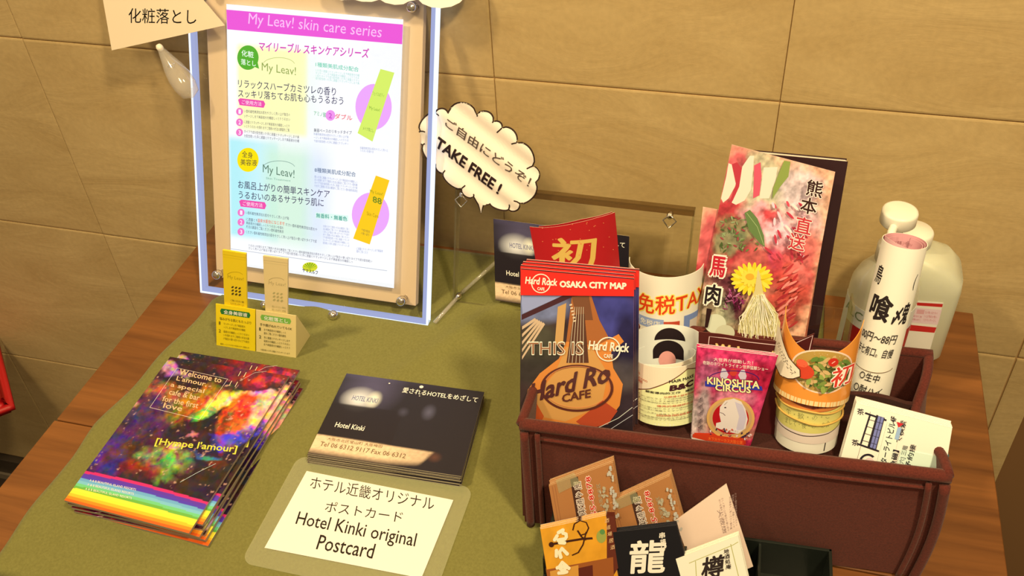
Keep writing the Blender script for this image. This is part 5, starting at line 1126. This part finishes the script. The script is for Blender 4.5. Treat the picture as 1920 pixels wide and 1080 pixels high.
# clear pocket that holds them
PKT = lean(-0.2290, 12, 2, x0=0.05, z0=0.05)
pkt = thing('acrylic_pocket', 'clear acrylic leaflet pocket in the basket behind the orange flyer', 'holder', PKT.P([[0.02, 0.0, 0]])[0])
p0 = PKT.q(1604, 580); p1 = PKT.q(1300, 700)
slab('front_plate', PKT, p1[0], 0.0, p0[0], p0[1], 0.0, 0.0018, ACRYL, pkt, 0.0004)
slab('side_plate', PKT, p0[0]-.0018, 0.0, p0[0], p0[1], -.028, 0.0, ACRYL_EDGE, pkt, 0.0004)
slab('side_plate', PKT, p1[0], 0.0, p1[0]+.0018, p0[1], -.028, 0.0, ACRYL_EDGE, pkt, 0.0004)

# ------------------------------------------------------------------ bottles
bot = thing('sanitizer_bottle', 'clear round pump bottle with a white pump and red label, behind the white paper roll', 'bottle', (0.1275, -0.1175, 0.0))
LQ = clear('clear bottle plastic', (0.90, 0.92, 0.86), 0.45, (0.86, 0.88, 0.80), 0.5, 0.1)
bc0 = np.array([0.1275, -0.1175, 0.0])
br_ = 0.0305
V, F = lathe([(0, .001), (br_*.9, .001), (br_, .005), (br_, .115), (br_*.97, .126), (br_*.85, .136), (br_*.62, .146), (.0135, .153), (.0125, .158)], bc0, bc0+[0, 0, 1], 48); make('body', V, F, LQ, bot, smooth=True)
V, F = lathe([(0.0125, .152), (0.0150, .153), (.0150, .168), (.0135, .1705), (.0055, .171), (.0050, .176), (0, .176)], bc0, bc0+[0, 0, 1], 32); o = make('collar', V, F, WHITEP, bot, smooth=True)
V, F = lathe([(.0035, .17), (.0035, .185), (0.004, .186)], bc0, bc0+[0, 0, 1], 16); make('pump_stem', V, F, WHITEP, bot, smooth=True)
pc0 = onY(1686, 404, -0.119); 
V, F = lathe([(0, -.008), (.0140, -.008), (.0152, -.0065), (.0152, .0035), (.0146, .0052), (.0128, .0058), (0, .0060)], pc0, pc0+[0, 0, 1], 40); make('pump_head', V, F, WHITEP, bot, smooth=True)
V, F = tube([pc0+[-.002, -.004, -.002], pc0+[-.006, -.020, -.004], pc0+[-.0065, -.026, -.009]], .0036, 12); make('nozzle', V, F, WHITEP, bot, smooth=True)
BL_ = Roll(bc0, bc0+[0, 0, .2], br_+.0003)
def bl_art(A):
    A.rect(-.030, .030, .044, .088, ap(180, 28, 26)); A.text('ALCOHOL', (-.036, .096), (.026, .096), (-.036, .106), ap(120, 130, 80), bold=.01); A.poly([(-.01, .03), (.01, .03), (.03, .088), (.012, .088)], ap(236, 220, 190))
sheet('label', 'white and red label', None, BL_, quad=[(-.046, .026), (.046, .026), (.046, .110), (-.046, .110)], m=SATIN, paper=ap(226, 214, 180), t=.0002, art=bl_art, parent=bot, nx=30)
jug = thing('plastic_jug', 'translucent white square jug with a red-striped label, behind the basket', 'jug', (0.158, -0.054, 0.0))
bm = bmesh.new()
prof = [(0.046, .029, 0.001), (.0485, .0315, .006), (.0485, .0315, .088), (.0470, .030, .100), (.041, .026, .112), (.030, .020, .120), (.016, .0145, .125), (.0135, .0135, .128), (.0135, .0135, .134)]
V = []; n = 48
for a, b, z in prof:
    pw = 0.42 if a > .03 else (.7 if a > .02 else 1.0)
    for i in range(n):
        t = 2*math.pi*i/n; c_, s_ = math.cos(t), math.sin(t); V.append((0.165+.82*a*math.copysign(abs(c_)**pw, c_)-(.012 if z > .115 else .006 if z > .105 else 0), -0.054+b*math.copysign(abs(s_)**pw, s_), z))
F = [(k*n+i, k*n+(i+1) % n, (k+1)*n+(i+1) % n, (k+1)*n+i) for k in range(len(prof)-1) for i in range(n)]+[tuple(range(n))[::-1]]
JM = mat('translucent polyethylene', Base_Color=lin((206, 212, 196)), Roughness=0.35); JM.node_tree.nodes['Principled BSDF'].inputs['Subsurface Weight'].default_value = 0.5
JM.node_tree.nodes['Principled BSDF'].inputs['Subsurface Radius'].default_value = (.02, .018, .012)
make('body', V, F, JM, jug, smooth=True)
V, F = lathe([(.0145, .126), (.0165, .127), (.0165, .140), (.0150, .142), (0, .142)], (0.153, -.054, 0), (0.153, -.054, 1), 32); make('cap', V, F, WHITEP, jug, smooth=True)
JL = Flat((0.158, -0.0861, 0), (1, 0, 0), (0, 0, 1))
def jl_art(A):
    R_ = ap(196, 40, 30)
    A.ppoly([(1717, 567), (1768, 570), (1766.5, 576), (1716, 572.5)], R_); A.ppoly([(1688, 607), (1756, 614), (1752, 624), (1684, 618)], R_); A.ppoly([(1714, 577), (1766, 581), (1758, 609), (1706, 604)], ap(232, 196, 170))
    A.ppoly([(1720, 580), (1734, 581), (1732, 589), (1718, 588)], ap(220, 160, 140)); A.pgreek(1735, 588, 1758, 590, 5, ap(210, 120, 110), 8, 3, -1.5, 7, 300); A.pgreek(1712, 594, 1728, 596, 4, ap(210, 120, 110), 6, 2, -1.5, 6, 310)
sheet('label', 'cream label with two red stripes', None, JL, quad=[JL.q(*p) for p in ((1674, 648), (1742, 662), (1769, 568), (1705, 563))], art=jl_art, m=SATIN, paper=ap(236, 220, 176), t=.0002, parent=jug)

# ------------------------------------------------------------------ black card rack before the basket
RK0 = np.array([-0.122, -0.4685, 0.0020])
rack = thing('card_rack', 'black plastic card rack in front of the felt basket, holding shop cards', 'rack', RK0+np.array([.12, .05, 0]))
rw, rd = 0.224, 0.095; ryaw = math.radians(3.0); ru = np.array([math.cos(ryaw), math.sin(ryaw), 0]); rv = np.array([-ru[1], ru[0], 0])
RM = Matrix(((ru[0], rv[0], 0, RK0[0]), (ru[1], rv[1], 0, RK0[1]), (0, 0, 1, RK0[2]), (0, 0, 0, 1)))
def rbox(name, lo, hi, bev=.0006):
    bm = bmesh.new(); box_bm(bm, lo, hi, bev); bmesh.ops.transform(bm, matrix=RM, verts=bm.verts); return frombm(name, bm, BLACKP, rack)
rbox('base', (0, 0, 0), (rw, rd, .0025)); rbox('back_panel', (0, rd-.0025, 0), (rw, rd, .045)); rbox('front_panel', (0, 0, 0), (rw, .0025, .022)); rbox('middle_panel', (0, .047, 0), (rw, .0495, .040))
for s in (0, rw-.0025): 
    rbox('side_panel', (s, .047, 0), (s+.0025, rd, .045)); rbox('side_panel', (s, 0, 0), (s+.0025, .047, .024))
for s in (.054, .110, .168): rbox('divider', (s, .049, 0), (s+.002, rd, .042)); rbox('divider', (s, 0, 0), (s+.002, .048, .036))

def card_stack(name, lab, cat, surf, quadpx, art, paper, n, t=.0007, step=.0010, group=None, mm=None, labs=None, raster=None, nx=2, ny=2, edge=None, up=.0009, jit=.0006):
    Q = [np.array(surf.q(*p)) for p in quadpx]; lo = 0 if Q[0][1] < Q[1][1] else 1; up_ = 3-lo
    f = (Q[up_][1]-0.003)/(Q[up_][1]-Q[lo][1]); Q[0] = Q[3]+(Q[0]-Q[3])*f; Q[1] = Q[2]+(Q[1]-Q[2])*f      # down to the floor of the rack
    o = sheet(name, lab, cat, surf, quad=Q, art=art, m=mm or SATIN, paper=paper, t=t, group=group, raster=raster, nx=nx, ny=ny, edge=ap(226, 190, 140) if edge is None else edge)
    for i in range(1, n): copy_thing(o, labs[i-1], surf.n*-step*i+surf.v*up*i+surf.u*random.uniform(-jit, jit))
    return o
def brown_art(q):
    bl, br, tr, tl = [np.array(p, float) for p in q]
    def g(s, v): p = bl*(1-s)*(1-v)+br*s*(1-v)+tr*s*v+tl*(1-s)*v; return tuple(p)
    def art(A):
        D = ap(52, 28, 18)
        A.pline([g(.05, 0), g(.05, .97)], 1, ap(150, 92, 50)); A.pline([g(.09, 0), g(.09, .97)], .8, ap(150, 92, 50))
        A.ppoly([g(.33, 0), g(.45, 0), g(.45, .98), g(.33, .98)], ap(70, 44, 30))
        def side(st, s0, s1, v0, v1, c, b=.03, res=1): A.text(st, A.s.q(*g(s1, v0)), A.s.q(*g(s1, v1)), A.s.q(*g(s0, v0)), c, bold=b, res=res)
        side('梅田東通り店', .36, .49, .0, .90, ap(240, 214, 170), .07); side('梅田東通り店', .37, .48, .01, .89, D, .0)
        side('06-6365-8878', .55, .645, -.25, .93, ap(250, 214, 170), .07); side('06-6365-8878', .557, .64, -.24, .92, ap(196, 50, 30), .02)
        side('大阪市北区', .70, .76, .35, .75, ap(176, 160, 110), .0); side('焼肉', .12, .24, .0, .30, ap(90, 40, 20), .04); side('営業時間', .66, .70, .05, .3, D, .0)
        for i in range(22): A.pell(*g(.74+random.random()*.10, random.random()*.7), 3.4, 2.0, ap(176, 160, 116), rot=random.random()*3, n=8)
        for i in range(26): A.pell(*g(.90+random.random()*.07, random.random()*.95), 2.6, 2.2, ap(190, 176, 140), rot=random.random()*3, n=8)
    return art
BRN = ap(172, 112, 56)
K1 = lean(-0.3975, 20, 2, x0=-0.10, z0=0.005)
q1 = [(1046, 1010), (1168, 982), (1149, 867), (1029, 911)]
card_stack('business_card', 'brown restaurant card with a red phone number, front of the left stack', 'card', K1, q1, brown_art(q1), BRN, 6, group='brown cards at the rack\'s left', edge=ap(222, 176, 110),
           labs=['second brown card of the left stack in the rack', 'third brown card of the left stack', 'fourth brown card of the left stack', 'fifth brown card of the left stack', 'rearmost brown card of the left stack'], up=.0006)
q2 = [(1164, 1030), (1286, 1000), (1256, 892), (1143, 944)]
K2 = lean(-0.3965, 20, 2, x0=-0.06, z0=0.005)
card_stack('business_card', 'brown restaurant card with a red phone number, front of the middle stack in the rack', 'card', K2, q2, brown_art(q2), BRN, 6, group='brown cards in the rack\'s middle', edge=ap(222, 176, 110),
           labs=['second brown card of the middle stack in the rack', 'third brown card of the middle stack', 'fourth brown card of the middle stack', 'fifth brown card of the middle stack', 'rearmost brown card of the middle stack'], up=.0006)
for S_, c4, lab in ((K1, [(1042, 900), (1076, 886), (1088, 905), (1048, 925)], 'small clear cellophane sleeve over the corner of the left brown cards'), (K2, [(1150, 938), (1190, 920), (1202, 938), (1160, 955)], 'small clear cellophane sleeve over the corner of the middle brown cards')):
    SS = shifted(S_, .0006); tag(sheet('cellophane_sleeve', None, None, SS, quad=[SS.q(*p) for p in (c4[3], c4[2], c4[1], c4[0])], m=FILM, t=.0002), lab, 'sleeve')
# orange card
K3 = lean(-0.4410, 20, 2, x0=-0.10, z0=0.005)
q3 = [(1034, 1125), (1165, 1112), (1136, 966), (1013, 992)]
def orange_card(A):
    D = ap(60, 26, 12); g = lambda x, y: (960+x/3.375, 760+y/3.375)
    A.ppoly([g(600, 700), g(650, 700), g(690, 1000), g(640, 1080), g(600, 1000)], ap(96, 40, 22)); A.ppoly([g(215, 1040), g(640, 960), g(650, 1250), g(250, 1250)], ap(150, 80, 30)); A.ppoly([g(240, 1050), g(420, 1010), g(430, 1250), g(260, 1250)], ap(206, 140, 50)); A.ppoly([g(420, 1030), g(510, 1010), g(520, 1250), g(430, 1250)], ap(90, 34, 20))
    A.pell(*g(565, 830), 9, 12, ap(150, 150, 60)); A.pell(*g(572, 800), 5, 5, ap(90, 130, 60))
    A.pline([g(385, 790), g(395, 750), g(430, 728), g(470, 740), g(485, 775), g(470, 810), g(440, 820)], 2.6, D); A.pline([g(235, 880), g(300, 870), g(360, 858), g(440, 845), g(510, 840)], 4.5, D); A.pell(*g(250, 880), 5, 5, D); A.pline([g(470, 800), g(450, 880), g(420, 930), g(380, 948)], 2.6, D); A.pline([g(415, 790), g(440, 830), g(470, 850)], 3.4, D)
    for i in range(5): A.ptext('酒道場居'[i % 4], *g(587+i*9, 745+i*42), *g(615+i*9, 738+i*42), 8, ap(226, 176, 110), res=1)
    A.text('ゆう心', A.s.q(*g(375, 1060)), A.s.q(*g(350, 770)), A.s.q(*g(280, 1075)), ap(246, 220, 160), bold=.08, res=1)
card_stack('business_card', 'orange shop card with brush writing, left of the front row in the black rack', 'card', K3, q3, orange_card, ap(214, 142, 30), 4, group='orange cards', raster=pxfn(q3, ap(214, 142, 30), [(1060, 1020, 50, 40, 0, ap(222, 150, 34), .8)], grain=.25, gf=.05), nx=30, ny=30,
           labs=['second orange card of its stack', 'third orange card of its stack', 'rearmost orange card of its stack'], up=.0005)
# black dragon card
K4 = lean(-0.4390, 20, 2, x0=-0.04, z0=0.005)
q4 = [(1168, 1125), (1304, 1118), (1268, 985), (1149, 998)]
def dragon(A):
    Wt = ap(240, 220, 180)
    A.ptext('龍', 1178, 1076, 1246, 1074, 62, Wt, bold=.035, sl=4, res=3)
    for i, ch in enumerate('串揚げ'): A.ptext(ch, 1236+i*1.5, 1010+i*12.5, 1247+i*1.5, 1008.5+i*12.5, 11.5, Wt, bold=.03)
card_stack('business_card', 'black card with a white brush-written dragon character, middle of the front row', 'card', K4, q4, dragon, ap(22, 20, 20), 4, group='black dragon cards', edge=ap(60, 56, 50),
           labs=['second black card of its stack', 'third black card of its stack', 'rearmost black card of its stack'], up=.0005)
# blank-looking pink beige card, tilted
K5 = lean(-0.3955, 20, 2, x0=0.02, z0=0.005)
q5 = [(1290, 1030), (1412, 1062), (1362, 907), (1266, 975)]
def beige(A):
    c = ap(150, 120, 96)
    def side(st, x0, y0, x1, y1, w_): A.text(st, A.s.q(x0, y0), A.s.q(x1, y1), A.s.q(x0+w_, y0-w_*.35), c, bold=-.005, res=1)
    for i in range(5): side(greek(14, 400+i), 1359-i*1.0+(-10 if i > 2 else 0)-i*4+18, 925+i*3, 1379-i*1.0-i*4, 987+i*3, 4)
    side('大阪店', 1344, 957, 1356, 1001, 7)
card_stack('business_card', 'plain pinkish beige card turned on its corner in the rack, small print at its right', 'card', K5, [(1312, 1103), (1412, 1062), (1362, 907), (1266, 976)], beige, ap(232, 196, 150), 1, t=.0008)
# cream barrel card
K6 = lean(-0.4370, 20, 2, x0=0.02, z0=0.005)
q6 = [(1290, 1130), (1408, 1110), (1384, 1004), (1267, 1048)]
def taru(A):
    D = ap(46, 34, 28); g = ap(176, 170, 90)
    A.pline([(1304, 1052), (1308, 1120)], 1.4, g); A.pline([(1292, 1056), (1306, 1050), (1374, 1022), (1384, 1016)], 1.4, g); A.pline([(1370, 1020), (1392, 1110)], 1.4, g)
    A.ptext('樽', 1314, 1088, 1356, 1080, 42, D, bold=.04, sl=3)
    for i, ch in enumerate('地酒処庵'): A.ptext(ch, 1357+i*1.3, 1039+i*9.5, 1367+i*1.3, 1037+i*9.5, 9, D, bold=.03, res=1)
card_stack('business_card', 'cream card with a black brush-written character and olive frame, right of the front row', 'card', K6, q6, taru, ap(240, 230, 176), 4, group='cream barrel cards', edge=ap(226, 210, 150), nx=2, ny=2,
           labs=['second cream card of its stack', 'third cream card of its stack', 'rearmost cream card of its stack'], up=.0006)

# ------------------------------------------------------------------ lift everything so that the floor lies at 0
bpy.data.objects.remove(_fo)
for o in list(scene.objects):
    if '_base' in o: del o['_base']
    if o.parent is None and o.type in ('MESH', 'EMPTY'): o.location.z += TZ
